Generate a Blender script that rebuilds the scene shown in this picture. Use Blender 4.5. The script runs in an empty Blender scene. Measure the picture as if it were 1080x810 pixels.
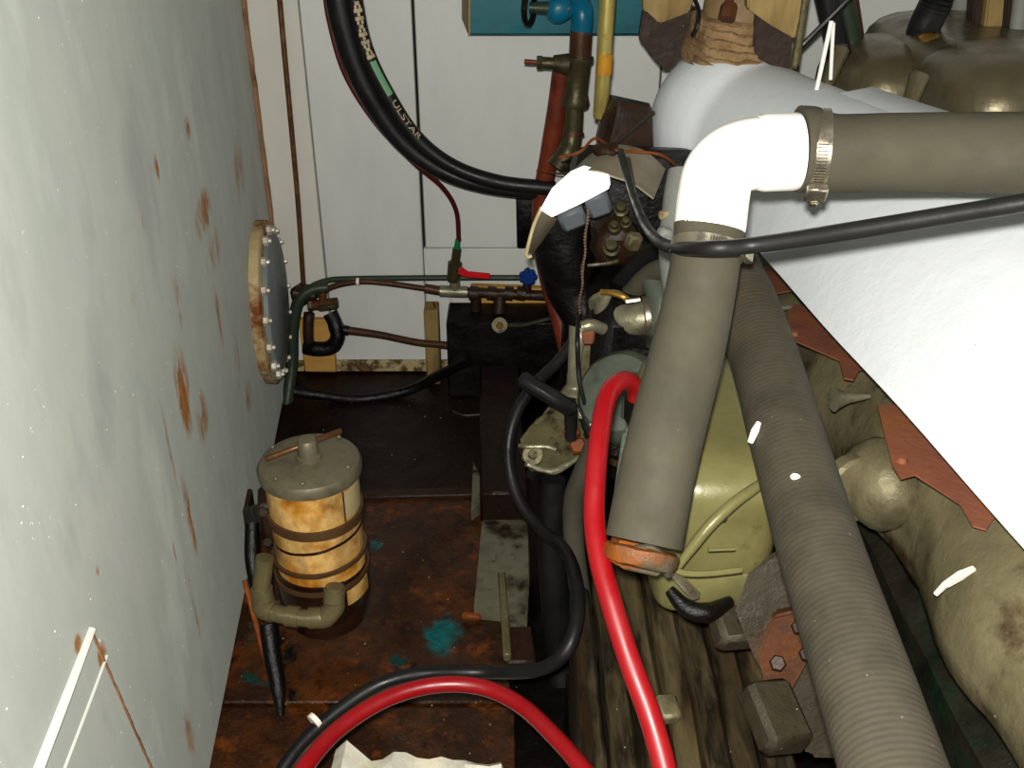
import bpy, bmesh, math, random
from mathutils import Vector, Matrix, Euler, noise as mnoise
random.seed(7)
SC = bpy.context.scene
COL = SC.collection
V = Vector
# ------------------------------------------------------------------ camera, world, flash, exposure
CAM = V((0, 0, 1.30)); PITCH = math.radians(30); FPX = 1050.0
cd = bpy.data.cameras.new('camera'); co = bpy.data.objects.new('camera', cd); COL.objects.link(co)
cd.sensor_width = 36; cd.lens = 36 * FPX / 1080; cd.clip_start = 0.02
co.location = CAM; co.rotation_euler = (math.radians(90) - PITCH, 0, 0)
SC.camera = co
w = bpy.data.worlds.new('dim_room'); SC.world = w; w.use_nodes = True
w.node_tree.nodes['Background'].inputs[0].default_value = (1.0, 0.94, 0.84, 1)
w.node_tree.nodes['Background'].inputs[1].default_value = 0.05
fl = bpy.data.lights.new('camera_flash', 'POINT'); fo = bpy.data.objects.new('camera_flash', fl); COL.objects.link(fo)
fl.energy = 112; fl.shadow_soft_size = 0.012; fl.color = (1.0, 0.975, 0.92)
fo.location = (-0.012, -0.01, 1.342)
SC.view_settings.view_transform = 'Standard'; SC.view_settings.look = 'None'
SC.view_settings.exposure = 0.0; SC.view_settings.gamma = 1.0; SC.view_settings.use_curve_mapping = False

# ------------------------------------------------------------------ helpers
def ray(px, py):
    u = (px - 540) / FPX; v = (405 - py) / FPX; c, s = math.cos(PITCH), math.sin(PITCH)
    return V((u, c + v * s, -s + v * c))
def at(px, py, Y=None, Z=None, d=None, X=None):
    """a point of the room, from where it is seen and one real coordinate (Y, Z, X or distance d)"""
    r = ray(px, py)
    t = d if d is not None else (Y / r.y if Y is not None else ((Z - CAM.z) / r.z if Z is not None else X / r.x))
    return CAM + r * t
def lin(c):
    return tuple(((x / 255) / 12.92 if x / 255 < .04045 else ((x / 255 + .055) / 1.055) ** 2.4) for x in c)

MATS = {}
def mat(name, cols, scale=6, rough=.55, metal=0, bump=.15, bscale=40, rust=None, rust_t=.62, rust_s=5, rust_soft=.06,
        specks=0, stretch=(1, 1, 1), speck_col=(225, 222, 210), rough_var=.15, spots=(), spot_col=(150, 80, 20), emit=0, coat=0, diffr=0, spec=.3, extra=()):
    """procedural paint / metal / rubber: noise-mixed colours, rust patches, specks, relief"""
    m = bpy.data.materials.new(name); m.use_nodes = True; nt = m.node_tree; N = nt.nodes; L = nt.links
    b = N['Principled BSDF']
    tc = N.new('ShaderNodeTexCoord'); mp = N.new('ShaderNodeMapping'); mp.inputs['Scale'].default_value = stretch
    L.new(tc.outputs['Object'], mp.inputs[0])
    def noise(s, det=6, rgh=.6, src=None):
        n = N.new('ShaderNodeTexNoise'); n.inputs['Scale'].default_value = s; n.inputs['Detail'].default_value = det
        n.inputs['Roughness'].default_value = rgh; L.new((src or mp).outputs[0] if src is None else src, n.inputs['Vector']); return n
    def ramp(fac, pts):
        r = N.new('ShaderNodeValToRGB'); e = r.color_ramp.elements
        while len(e) < len(pts): e.new(.5)
        for q, (p, c) in zip(e, pts): q.position = p; q.color = (*c, 1)
        L.new(fac, r.inputs[0]); return r.outputs[0]
    def mix(f, a, bcol):
        x = N.new('ShaderNodeMix'); x.data_type = 'RGBA'; L.new(f, x.inputs[0]); L.new(a, x.inputs[6])
        if isinstance(bcol, tuple): x.inputs[7].default_value = (*bcol, 1)
        else: L.new(bcol, x.inputs[7])
        return x.outputs[2]
    n1 = noise(scale)
    k = len(cols); pts = [(.32 + .36 * i / max(1, k - 1), lin(c)) for i, c in enumerate(cols)]
    if k == 1: pts = [(.3, lin(cols[0])), (.7, tuple(x * .85 for x in lin(cols[0])))]
    col = ramp(n1.outputs[0], pts)
    BW = ((0, 0, 0), (1, 1, 1))
    def math_(op, a, b_):
        q = N.new('ShaderNodeMath'); q.operation = op
        for i, x in enumerate((a, b_)):
            if isinstance(x, (int, float)): q.inputs[i].default_value = x
            else: L.new(x, q.inputs[i])
        q.use_clamp = op == 'SUBTRACT'
        return q.outputs[0]
    for (rc, rt, rs, soft) in ([(rust, rust_t, rust_s, rust_soft)] if rust else []) + list(extra):
        n2 = noise(rs, 8, .68); msk = ramp(n2.outputs[0], [(rt - soft, BW[0]), (rt + soft, BW[1])])
        n3 = noise(rs * 5, 4)
        rc2 = ramp(n3.outputs[0], [(.3, tuple(x * .45 for x in lin(rc))), (.7, lin(rc))])
        col = mix(msk, col, rc2)
    if spots:
        acc = None
        for (c, rad, amt) in spots:          # stains with a place of their own: ellipsoids broken up by noise
            s1 = N.new('ShaderNodeVectorMath'); s1.operation = 'SUBTRACT'; L.new(tc.outputs['Object'], s1.inputs[0]); s1.inputs[1].default_value = c
            s2 = N.new('ShaderNodeVectorMath'); s2.operation = 'DIVIDE'; L.new(s1.outputs[0], s2.inputs[0]); s2.inputs[1].default_value = rad
            s3 = N.new('ShaderNodeVectorMath'); s3.operation = 'LENGTH'; L.new(s2.outputs[0], s3.inputs[0])
            v = math_('MULTIPLY', math_('SUBTRACT', 1.0, s3.outputs['Value']), amt)
            acc = v if acc is None else math_('MAXIMUM', acc, v)
        n4 = noise(26, 8, .7)
        sm = math_('MULTIPLY', acc, math_('MULTIPLY', math_('SUBTRACT', n4.outputs[0], .36), 4.5))
        smr = ramp(sm, [(.12, BW[0]), (.5, BW[1])])
        n5 = noise(60, 3)
        col = mix(smr, col, ramp(n5.outputs[0], [(.3, tuple(x * .5 for x in lin(spot_col))), (.7, lin(spot_col))]))
    if specks:
        n6 = noise(160, 2, .5, tc.outputs['Object']); t = .80 - specks * .1
        col = mix(ramp(n6.outputs[0], [(t, BW[0]), (t + .04, BW[1])]), col, lin(speck_col))
    L.new(col, b.inputs['Base Color'])
    nr = noise(scale * 3, 4)
    rr = ramp(nr.outputs[0], [(.3, (max(.03, rough - rough_var),) * 3), (.7, (min(1, rough + rough_var),) * 3)])
    L.new(rr, b.inputs['Roughness']); b.inputs['Metallic'].default_value = metal
    b.inputs['Diffuse Roughness'].default_value = diffr; b.inputs['Specular IOR Level'].default_value = spec; b.inputs['Coat Weight'].default_value = coat; b.inputs['Coat Roughness'].default_value = .15
    if bump:
        nb = noise(bscale, 8, .65); bp = N.new('ShaderNodeBump'); bp.inputs['Strength'].default_value = bump; bp.inputs['Distance'].default_value = .01
        L.new(nb.outputs[0], bp.inputs['Height']); L.new(bp.outputs[0], b.inputs['Normal'])
    if emit:
        L.new(col, b.inputs['Emission Color']); b.inputs['Emission Strength'].default_value = emit
    MATS[name] = m; return m

def frames(pts):
    t = [(pts[min(i + 1, len(pts) - 1)] - pts[max(i - 1, 0)]).normalized() for i in range(len(pts))]
    up = V((0, 0, 1)) if abs(t[0].z) < .9 else V((1, 0, 0))
    n = t[0].cross(up).normalized(); out = []
    for i in range(len(pts)):
        if i: n = (n - t[i] * n.dot(t[i])).normalized()
        out.append((t[i], n, t[i].cross(n)))
    return out
def spline(P, n=8):
    P = [V(p) for p in P]; out = []
    if len(P) == 2: return [P[0].lerp(P[1], i / n) for i in range(n + 1)]
    for i in range(len(P) - 1):
        a = P[i - 1] if i else P[0] * 2 - P[1]; b, c = P[i], P[i + 1]; d = P[i + 2] if i + 2 < len(P) else P[-1] * 2 - P[-2]
        for k in range(n):
            s = k / n
            out.append(.5 * ((2 * b) + (c - a) * s + (2 * a - 5 * b + 4 * c - d) * s * s + (3 * b - a - 3 * c + d) * s ** 3))
    out.append(P[-1]); return out

class MB:
    def __init__(s): s.bm = bmesh.new()
    def _add(s, vs, fs):
        bv = [s.bm.verts.new(v) for v in vs]; fl_ = []
        for f in fs:
            try: fl_.append(s.bm.faces.new([bv[i] for i in f]))
            except ValueError: pass
        return bv, fl_
    def box(s, c, size, rot=None, bev=0, seg=1):
        R = (Euler(rot).to_matrix() if isinstance(rot, (tuple, list)) else rot) if rot is not None else Matrix.Identity(3)
        c = V(c); h = V(size) / 2
        vs = [c + R @ V((x * h.x, y * h.y, z * h.z)) for x in (-1, 1) for y in (-1, 1) for z in (-1, 1)]
        bv, f = s._add(vs, [(0, 1, 3, 2), (4, 6, 7, 5), (0, 4, 5, 1), (2, 3, 7, 6), (0, 2, 6, 4), (1, 5, 7, 3)])
        if bev:
            es = list({e for q in f for e in q.edges})
            bmesh.ops.bevel(s.bm, geom=es, offset=bev, segments=seg, affect='EDGES', profile=.5)
        return s
    def bar(s, p0, p1, wd, th, bev=0, up=V((0, 0, 1))):
        """a rectangular bar from p0 to p1, wd across, th along up"""
        p0, p1 = V(p0), V(p1); x = (p1 - p0); L_ = x.length; x.normalize(); y = V(up).cross(x).normalized(); z = x.cross(y)
        return s.box((p0 + p1) / 2, (L_, wd, th), Matrix((x, y, z)).transposed(), bev)
    def rings(s, R, cap=True, close=False):
        n = len(R[0]); vs = [v for r in R for v in r]; fs = []
        m = len(R)
        for i in range(m if close else m - 1):
            j = (i + 1) % m
            for k in range(n):
                k2 = (k + 1) % n; fs.append((i * n + k, i * n + k2, j * n + k2, j * n + k))
        if cap and not close: fs += [tuple(range(n))[::-1], tuple((m - 1) * n + k for k in range(n))]
        return s._add(vs, fs)
    def tube(s, P, r, seg=12, n=8, cap=True, raw=False, flat=1):
        pts = [V(p) for p in P] if raw else spline(P, n); F = frames(pts); R = []
        for i, (p, (t, a, b)) in enumerate(zip(pts, F)):
            f = i / (len(pts) - 1)
            if callable(r): rr = r(f)
            elif isinstance(r, (list, tuple)):
                q = f * (len(r) - 1); i0 = min(int(q), len(r) - 2); rr = r[i0] + (r[i0 + 1] - r[i0]) * (q - i0)
            else: rr = r
            R.append([p + (a * math.cos(2 * math.pi * k / seg) + b * flat * math.sin(2 * math.pi * k / seg)) * rr for k in range(seg)])
        s.rings(R, cap); return s
    def cyl(s, p0, p1, r0, r1=None, seg=18):
        return s.tube([p0, p1], [r0, r0 if r1 is None else r1], seg, 1)
    def lathe(s, prof, o, axis=(0, 0, 1), seg=28, cap=True):
        t = V(axis).normalized(); up = V((0, 0, 1)) if abs(t.z) < .9 else V((1, 0, 0)); a = t.cross(up).normalized(); b = t.cross(a); o = V(o)
        s.rings([[o + t * h + (a * math.cos(2 * math.pi * k / seg) + b * math.sin(2 * math.pi * k / seg)) * max(r, 1e-4) for k in range(seg)] for r, h in prof], cap)
        return s
    def hexa(s, p, axis, r, h):
        return s.lathe([(r, 0), (r, h * .8), (r * .8, h)], p, axis, 6)
    def prism(s, pts, vec, bev=0):
        pts = [V(p) for p in pts]; n = len(pts); vec = V(vec)
        bv, f = s._add(pts + [p + vec for p in pts], [tuple(range(n))[::-1], tuple(range(n, 2 * n))] + [(i, (i + 1) % n, n + (i + 1) % n, n + i) for i in range(n)])
        if bev:
            bmesh.ops.bevel(s.bm, geom=list({e for q in f for e in q.edges}), offset=bev, segments=2, affect='EDGES')
        return s
    def ball(s, c, r, seg=14, rot=None):
        r = (r, r, r) if isinstance(r, (int, float)) else r; c = V(c); m = seg // 2 + 1; R = []
        Rm = Euler(rot).to_matrix() if rot else Matrix.Identity(3)
        for i in range(m):
            th = math.pi * (i + .02) / (m - .96)
            R.append([c + Rm @ V((r[0] * math.sin(th) * math.cos(2 * math.pi * k / seg), r[1] * math.sin(th) * math.sin(2 * math.pi * k / seg), r[2] * math.cos(th))) for k in range(seg)])
        s.rings(R); return s
    def super(s, c, r, e1=.4, e2=.4, seg=32, m=17):
        """a rounded block (superellipsoid)"""
        c = V(c); R = []
        P = lambda x, e: math.copysign(abs(x) ** e, x)
        for i in range(m):
            th = -math.pi / 2 + math.pi * (i + .02) / (m - .96)
            R.append([c + V((r[0] * P(math.cos(th), e1) * P(math.cos(2 * math.pi * k / seg), e2), r[1] * P(math.cos(th), e1) * P(math.sin(2 * math.pi * k / seg), e2), r[2] * P(math.sin(th), e1))) for k in range(seg)])
        s.rings(R); return s
    def sheet(s, rows, th):
        """a bent sheet of real thickness through rows of points"""
        m, n = len(rows), len(rows[0]); rows = [[V(p) for p in r] for r in rows]; nor = []
        for i in range(m):
            q = []
            for j in range(n):
                du = rows[min(i + 1, m - 1)][j] - rows[max(i - 1, 0)][j]; dv = rows[i][min(j + 1, n - 1)] - rows[i][max(j - 1, 0)]
                q.append(du.cross(dv).normalized())
            nor.append(q)
        vs = [rows[i][j] for i in range(m) for j in range(n)] + [rows[i][j] - nor[i][j] * th for i in range(m) for j in range(n)]
        o = m * n; I = lambda i, j: i * n + j; fs = []
        for i in range(m - 1):
            for j in range(n - 1):
                fs.append((I(i, j), I(i + 1, j), I(i + 1, j + 1), I(i, j + 1))); fs.append((o + I(i, j), o + I(i, j + 1), o + I(i + 1, j + 1), o + I(i + 1, j)))
        for j in range(n - 1):
            fs.append((I(0, j), I(0, j + 1), o + I(0, j + 1), o + I(0, j))); fs.append((I(m - 1, j + 1), I(m - 1, j), o + I(m - 1, j), o + I(m - 1, j + 1)))
        for i in range(m - 1):
            fs.append((I(i + 1, 0), I(i, 0), o + I(i, 0), o + I(i + 1, 0))); fs.append((I(i, n - 1), I(i + 1, n - 1), o + I(i + 1, n - 1), o + I(i, n - 1)))
        s._add(vs, fs); return s
    def wobble(s, amt, sc=8):
        for v in s.bm.verts: v.co += V(mnoise.noise_vector(v.co * sc)) * amt
        return s
    def done(s, name, m, parent=None, label=None, cat=None, group=None, kind=None, ang=40, loc=None):
        bmesh.ops.recalc_face_normals(s.bm, faces=s.bm.faces)
        if parent is not None:
            off = V(parent.location); q = parent.parent
            while q: off += V(q.location); q = q.parent
        elif loc is not None: off = V(loc)
        else:
            cs = [v.co for v in s.bm.verts]
            off = V(((min(c.x for c in cs) + max(c.x for c in cs)) / 2, (min(c.y for c in cs) + max(c.y for c in cs)) / 2, min(c.z for c in cs)))
        for v in s.bm.verts: v.co -= off
        me = bpy.data.meshes.new(name); s.bm.to_mesh(me); s.bm.free()
        for p in me.polygons: p.use_smooth = True
        me.set_sharp_from_angle(angle=math.radians(ang))
        me.materials.append(MATS[m] if isinstance(m, str) else m)
        o = bpy.data.objects.new(name, me); COL.objects.link(o)
        if parent is not None: o.parent = parent
        else: o.location = off
        return tag(o, label, cat, group, kind)
def tag(o, label=None, cat=None, group=None, kind=None):
    if label: o['label'] = label
    if cat: o['category'] = cat
    if group: o['group'] = group
    if kind: o['kind'] = kind
    return o
def thing(name, label, cat, loc, group=None):
    o = bpy.data.objects.new(name, None); COL.objects.link(o); o.location = V(loc); o.empty_display_size = .02
    return tag(o, label, cat, group)
def hose(name, label, P, r, m, seg=14, n=10, cat='hose', **k):
    return MB().tube(P, r, seg, n, **k).done(name, m, label=label, cat=cat)
def clamp(label, c, axis, r, side, wd=.013, group=None):
    """worm-drive hose clamp: slotted band, housing, screw"""
    c = V(c); axis = V(axis).normalized(); side = V(side); side = (side - axis * side.dot(axis)).normalized()
    t = thing('hose_clamp', label, 'clamp', c - V((0, 0, r)), group)
    MB().lathe([(r, -wd / 2), (r + .0014, -wd / 2), (r + .0014, wd / 2), (r, wd / 2)], c, axis, 40).done('band', 'steel_bright', t)
    tang = axis.cross(side); q = MB()
    for k in range(-16, 17):
        a = k * .075
        if abs(a) < .2: continue
        p = c + (side * math.cos(a) + tang * math.sin(a)) * (r + .0016); d = (side * math.cos(a) + tang * math.sin(a))
        q.bar(p - axis * wd * .3, p + axis * wd * .3, .0012, .0012, 0, d)
    q.done('band_slots', 'steel_dark', t, kind='stuff')
    h = MB().bar(c + side * (r + .005) - tang * .012, c + side * (r + .005) + tang * .012, wd * 1.25, .0085, .0015, side).done('screw_housing', 'steel_bright', t)
    MB().hexa(c + side * (r + .006) + tang * .012, tang, .0055, .008).done('screw', 'steel_bright', t)
    return t

# ------------------------------------------------------------------ materials
mat('bulkhead_paint', [(203, 205, 200), (212, 214, 208), (208, 209, 202)], 5, .5, bump=.12, bscale=30, rust=(96, 80, 58), rust_t=.74, rust_s=9, specks=.35, stretch=(1, 1, .35), speck_col=(215, 215, 208))
mat('board_paint', [(208, 206, 194), (216, 214, 202)], 5, .5, bump=.1, bscale=30, rust=(120, 84, 44), rust_t=.74, rust_s=7, specks=.2)
mat('dirty_sill', [(150, 118, 60), (64, 40, 18), (182, 164, 120), (90, 62, 28)], 22, .6, bump=.3, bscale=60)
mat('joint_dark', [(20, 18, 15)], 5, .8)
T = [(-.60 + .0, 0, 0)]
mat('brown_plate', [(30, 15, 6), (60, 33, 11), (40, 20, 8), (74, 44, 15)], 7, .36, bump=.7, bscale=45, rust=(124, 64, 12), rust_t=.61, rust_s=5.5, rust_soft=.1, specks=.35, speck_col=(170, 150, 120), extra=[((118, 60, 14), .60, 15, .05), ((8, 7, 6), .61, 11, .05), ((10, 66, 60), .65, 10, .03)], spots=[(tuple(at(466, 668, Z=0) - V((.3, .95, -.13))), (.05, .075, .3), 1.05), (tuple(at(395, 575, Z=0) - V((.3, .95, -.13))), (.025, .03, .3), 1.0)], spot_col=(8, 104, 104), coat=.25)
mat('wet_plate', [(14, 5, 3), (28, 11, 6), (20, 8, 5)], 6, .45, bump=.45, bscale=28, rust=(50, 26, 9), rust_t=.66, rust_s=5, specks=.3, speck_col=(150, 130, 110), coat=0)
mat('orange_plate', [(60, 30, 10), (110, 60, 18), (45, 24, 12)], 8, .5, bump=.4, bscale=40, rust=(20, 100, 95), rust_t=.66, rust_s=5, specks=.2)
mat('grey_plate', [(84, 82, 64), (104, 102, 82), (70, 66, 50)], 9, .6, bump=.2, bscale=40, rust=(44, 28, 14), rust_t=.58, rust_s=16, specks=.1)
mat('black_grease', [(6, 5, 4), (15, 12, 9)], 9, .4, bump=.4, bscale=40, specks=.25, speck_col=(120, 110, 90))  # near-black tone also put in for crushed shadow on greasy parts
mat('brown_grease', [(24, 14, 9), (46, 28, 16), (34, 20, 12)], 9, .4, bump=.4, bscale=40, specks=.3, speck_col=(140, 120, 90))
mat('rubber_black', [(17, 17, 17), (28, 27, 26)], 8, .42, bump=.06, bscale=120)
mat('rubber_grey', [(58, 55, 44), (68, 64, 50), (62, 58, 45)], 9, .82, bump=.1, bscale=90, rust=(78, 56, 32), rust_t=.66, rust_s=7, specks=.25, speck_col=(90, 84, 70))
mat('hose_cloth', [(46, 42, 33), (64, 59, 47), (54, 49, 38)], 9, .75, bump=.12, bscale=120, specks=.45, speck_col=(150, 145, 130), rust=(78, 66, 44), rust_t=.66, rust_s=6)
mat('red_rubber', [(126, 9, 15), (140, 13, 19)], 6, .33, spec=.5, bump=.03, bscale=60)
mat('dark_red', [(66, 12, 10), (84, 18, 14)], 6, .5)
mat('white_plastic', [(244, 242, 234), (250, 248, 240)], 5, .35, bump=.02)
mat('white_lagging', [(206, 211, 213), (213, 217, 218), (209, 213, 213)], 5, .7, bump=.16, bscale=45, rust=(140, 120, 90), rust_t=.80, rust_s=12, specks=.1, speck_col=(90, 85, 75))
mat('grey_lagging', [(118, 119, 112), (142, 144, 136)], 7, .55, bump=.2, bscale=45, rust=(130, 104, 60), rust_t=.6, rust_s=8)
mat('steel_bright', [(190, 180, 160), (160, 150, 128)], 20, .3, .9, bump=.05, rust=(110, 70, 30), rust_t=.7, rust_s=30)
mat('steel_dark', [(60, 55, 46), (80, 72, 60)], 20, .45, .6, bump=.1)
mat('cast_grey', [(94, 88, 64), (116, 108, 80), (78, 72, 52)], 8, .45, .25, bump=.3, bscale=60, rust=(72, 50, 30), rust_t=.6, rust_s=9, specks=.2)
mat('cast_dark', [(84, 78, 52), (104, 97, 68), (50, 46, 32)], 14, .4, .3, bump=.35, bscale=50, rust=(24, 18, 12), rust_t=.54, rust_s=12, specks=.3)
mat('cast_olive', [(96, 92, 56), (112, 107, 66), (84, 78, 46)], 6, .38, .1, bump=.12, bscale=50, rust=(64, 46, 20), rust_t=.68, rust_s=8, specks=.2, coat=.2)
mat('cast_cover', [(92, 84, 62), (104, 96, 72), (80, 74, 54)], 6, .3, .4, bump=.1, bscale=60, rust=(96, 66, 40), rust_t=.72, rust_s=10, specks=.12)
mat('mount_metal', [(40, 34, 23), (54, 47, 33), (26, 21, 14)], 9, .55, .1, bump=.4, bscale=40, rust=(84, 46, 16), rust_t=.58, rust_s=6, specks=.3)
mat('block_green', [(20, 22, 15), (36, 34, 24), (14, 13, 9)], 9, .5, .1, bump=.4, bscale=40, rust=(12, 56, 40), rust_t=.64, rust_s=6, specks=.2, speck_col=(150, 140, 120))
mat('gasket_red', [(104, 60, 42), (122, 72, 52), (128, 78, 42)], 14, .8, bump=.2, bscale=70)
mat('bronze_grey', [(116, 112, 88), (140, 136, 112), (96, 90, 66)], 12, .35, .5, bump=.25, bscale=50, rust=(70, 50, 28), rust_t=.62, rust_s=12)
mat('pump_green', [(66, 74, 64), (84, 90, 78), (58, 62, 52)], 9, .4, .2, bump=.2, bscale=60, rust=(50, 40, 28), rust_t=.62, rust_s=9)
mat('rusty', [(58, 30, 12), (84, 46, 16), (36, 20, 10)], 14, .7, bump=.4, bscale=60)
mat('flange_rust', [(150, 84, 18), (120, 64, 18), (84, 74, 56), (96, 88, 70)], 12, .5, .1, bump=.4, bscale=60)
mat('orange_rust', [(142, 72, 16), (112, 54, 14), (70, 36, 16)], 16, .6, bump=.35, bscale=60)
mat('red_brown_pipe', [(88, 34, 18), (112, 46, 24), (70, 28, 16)], 10, .5, bump=.2, bscale=60)
mat('brown_pipe', [(56, 36, 24), (76, 48, 32), (44, 30, 22)], 10, .45, .3, bump=.2, bscale=60)
mat('green_brass', [(54, 50, 32), (72, 66, 42), (42, 38, 25)], 10, .4, .4, bump=.2, bscale=60, rust=(40, 28, 20), rust_t=.6, rust_s=10)
mat('brass', [(176, 140, 66), (150, 116, 54)], 20, .35, .7, bump=.1)
mat('copper', [(120, 84, 48), (90, 60, 36), (140, 104, 60)], 14, .4, .4, bump=.1)
mat('yellow_tube', [(176, 160, 92), (160, 142, 76)], 8, .3, .55, bump=.05)
mat('yellow_tape', [(190, 136, 18), (150, 98, 16)], 22, .5, bump=.2)
mat('teal_paint', [(4, 86, 96), (5, 96, 106), (4, 76, 82)], 5, .4, bump=.05, rust=(10, 60, 60), rust_t=.7, rust_s=9)
mat('teal_pipe', [(10, 98, 132), (8, 84, 106)], 8, .35, bump=.1)
mat('dark_green_pipe', [(34, 50, 38), (52, 60, 44)], 8, .45, bump=.1)
mat('raw_wood', [(172, 128, 58), (196, 150, 76), (140, 98, 40)], 9, .65, bump=.25, bscale=50, stretch=(.25, 1, 1), rust=(60, 38, 18), rust_t=.66, rust_s=7)
mat('old_wood', [(120, 98, 58), (146, 122, 74), (96, 76, 42)], 10, .65, bump=.25, bscale=50, stretch=(1, 1, .3), rust=(60, 42, 22), rust_t=.64, rust_s=8)
mat('bed_timber', [(28, 22, 13), (60, 50, 31), (24, 19, 11), (82, 71, 47), (38, 30, 18)], 10, .5, bump=.5, bscale=40, stretch=(1, .2, 1), rust=(58, 34, 14), rust_t=.6, rust_s=6, specks=.35, speck_col=(160, 150, 120))
mat('lagging_cloth', [(128, 98, 64), (160, 130, 92), (110, 84, 54)], 20, .85, bump=.8, bscale=110)
mat('tape_brown', [(112, 88, 58), (132, 108, 76), (92, 68, 42)], 12, .6, bump=.15)
mat('dark_wood', [(38, 26, 18), (56, 40, 28)], 10, .6, bump=.4, bscale=40, specks=.3)
mat('shade_metal', [(132, 122, 100), (150, 140, 118), (116, 104, 82)], 7, .5, .1, bump=.1, rust=(120, 66, 24), rust_t=.68, rust_s=9)
mat('lamp_panel', [(255, 250, 236), (255, 252, 244)], 5, .4, bump=0, emit=1.25)
mat('socket_grey', [(70, 76, 82), (86, 92, 96)], 8, .5, bump=.1)
mat('bead_chain', [(150, 116, 96), (180, 150, 130)], 30, .35, .7, bump=0)
mat('amber_paper', [(150, 84, 18), (196, 134, 48), (226, 184, 112), (212, 158, 72), (170, 104, 26)], 10, .4, bump=.06, rust=(84, 40, 8), rust_t=.56, rust_s=11, rust_soft=.14, stretch=(1, 1, .75), coat=.3)
mat('label_paper', [(190, 176, 134), (170, 150, 104)], 10, .5, bump=.05, rust=(120, 80, 34), rust_t=.66, rust_s=12)
mat('glint_grey', [(120, 106, 80), (160, 148, 120)], 40, .6, bump=0)
mat('lid_metal', [(98, 92, 72), (118, 111, 88), (84, 76, 58)], 10, .4, .35, bump=.12, bscale=60, rust=(60, 44, 28), rust_t=.64, rust_s=12, specks=.15)
mat('bowl_dark', [(30, 16, 8), (48, 24, 10)], 8, .2, bump=.1, coat=.6)
mat('band_brown', [(72, 50, 30), (92, 66, 42)], 12, .45, .2, bump=.15)
mat('olive_pipe', [(98, 90, 62), (114, 104, 72), (80, 72, 48)], 10, .32, .3, bump=.1, specks=.15)
mat('white_rag', [(216, 212, 190), (232, 228, 210), (200, 190, 156)], 12, .8, bump=.3, bscale=40, rust=(150, 110, 40), rust_t=.70, rust_s=10)
mat('white_chip', [(246, 236, 216)], 20, .6, bump=.1)
mat('blue_plastic', [(12, 44, 110), (18, 58, 132)], 12, .4, bump=.05)
mat('red_plastic', [(190, 10, 24), (206, 16, 30)], 12, .35, bump=.03)
mat('green_cap', [(10, 110, 60)], 12, .4)
mat('hose_green', [(90, 150, 124), (120, 160, 110)], 60, .5, bump=0)
mat('hose_print', [(200, 184, 150), (150, 130, 100)], 90, .6, bump=0)
mat('bolt_white', [(205, 200, 186), (170, 160, 140)], 30, .4, .2, bump=.1, rust=(150, 90, 30), rust_t=.68, rust_s=40)
mat('cream_rust', [(196, 182, 142), (184, 160, 110), (206, 196, 164)], 12, .6, bump=.25, bscale=50, rust=(140, 76, 18), rust_t=.50, rust_s=9)
mat('hatch_paint', [(112, 120, 122), (126, 132, 132)], 7, .5, bump=.08)
mat('weld_rust', [(128, 98, 74), (150, 112, 80), (104, 66, 40)], 14, .6, bump=.4, bscale=60)
mat('pale_strip', [(222, 224, 212), (208, 210, 198)], 10, .5, bump=.08)

# ------------------------------------------------------------------ setting: bulkhead, hull side, floor
YB = 2.33
wall = MB().box((.45, YB + .04, .75), (2.6, .03, 1.9)).done('wall_back', 'joint_dark', kind='structure')
s1a, s1b = at(318, 0, Y=YB).x, at(341, 290, Y=YB).x; s1 = (s1a + s1b) / 2
s2 = at(441, 130, Y=YB).x; s3 = at(697, 80, Y=YB).x; zs = at(500, 262, Y=YB).z
def panel(x0, x1, z0, z1, m='bulkhead_paint', dy=0):
    MB().box(((x0 + x1) / 2, YB + .0125 - dy / 2, (z0 + z1) / 2), (x1 - x0, .025 + dy, z1 - z0), None, .0025).done('panel', m, wall)
panel(-.85, s1 - .001, 0, 1.7, 'board_paint', .006)
panel(s1 + .001, s2 - .0035, 0, 1.7)
panel(s2 + .0035, s3 - .002, zs + .001, 1.7)
panel(s2 - .0015, s3 - .002, 0, zs - .001)
panel(s3 + .002, 1.75, 0, 1.7)
sill = MB().box((-.36, YB - .008, .016), (.52, .012, .034), None, .003).wobble(.006, 14).done('baseboard_back', 'dirty_sill', kind='structure')
MB().box((1.35, .9, .75), (.05, 3.0, 1.9)).done('wall_hull', 'bulkhead_paint', kind='structure')

floor = MB().box((.3, .95, -.115), (2.6, 2.9, .03)).done('floor', 'black_grease', kind='structure')
def plate(x0, x1, y0, y1, z, m, th=.03):
    MB().box(((x0 + x1) / 2, (y0 + y1) / 2, z - th / 2), (x1 - x0, y1 - y0, th), None, .003).done('plate', m, floor)
yA = at(440, 522, Z=0).y; yS = at(440, 742, Z=0).y
xr = at(500, 560, Z=0).x
plate(-.75, xr + .10, yA, YB, -.004, 'wet_plate', .1)
plate(-.75, xr + .075, yS + .003, yA - .004, 0, 'brown_plate', .1)
plate(-.75, xr + .085, .15, yS - .003, -.003, 'brown_plate', .1)
# strip across the floor where the wet plate starts
MB().box((-.2, yA, .004), (.52, .03, .012), (0, 0, .04), .003).wobble(.003, 20).done('floor_strip', 'brown_grease', floor)

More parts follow.
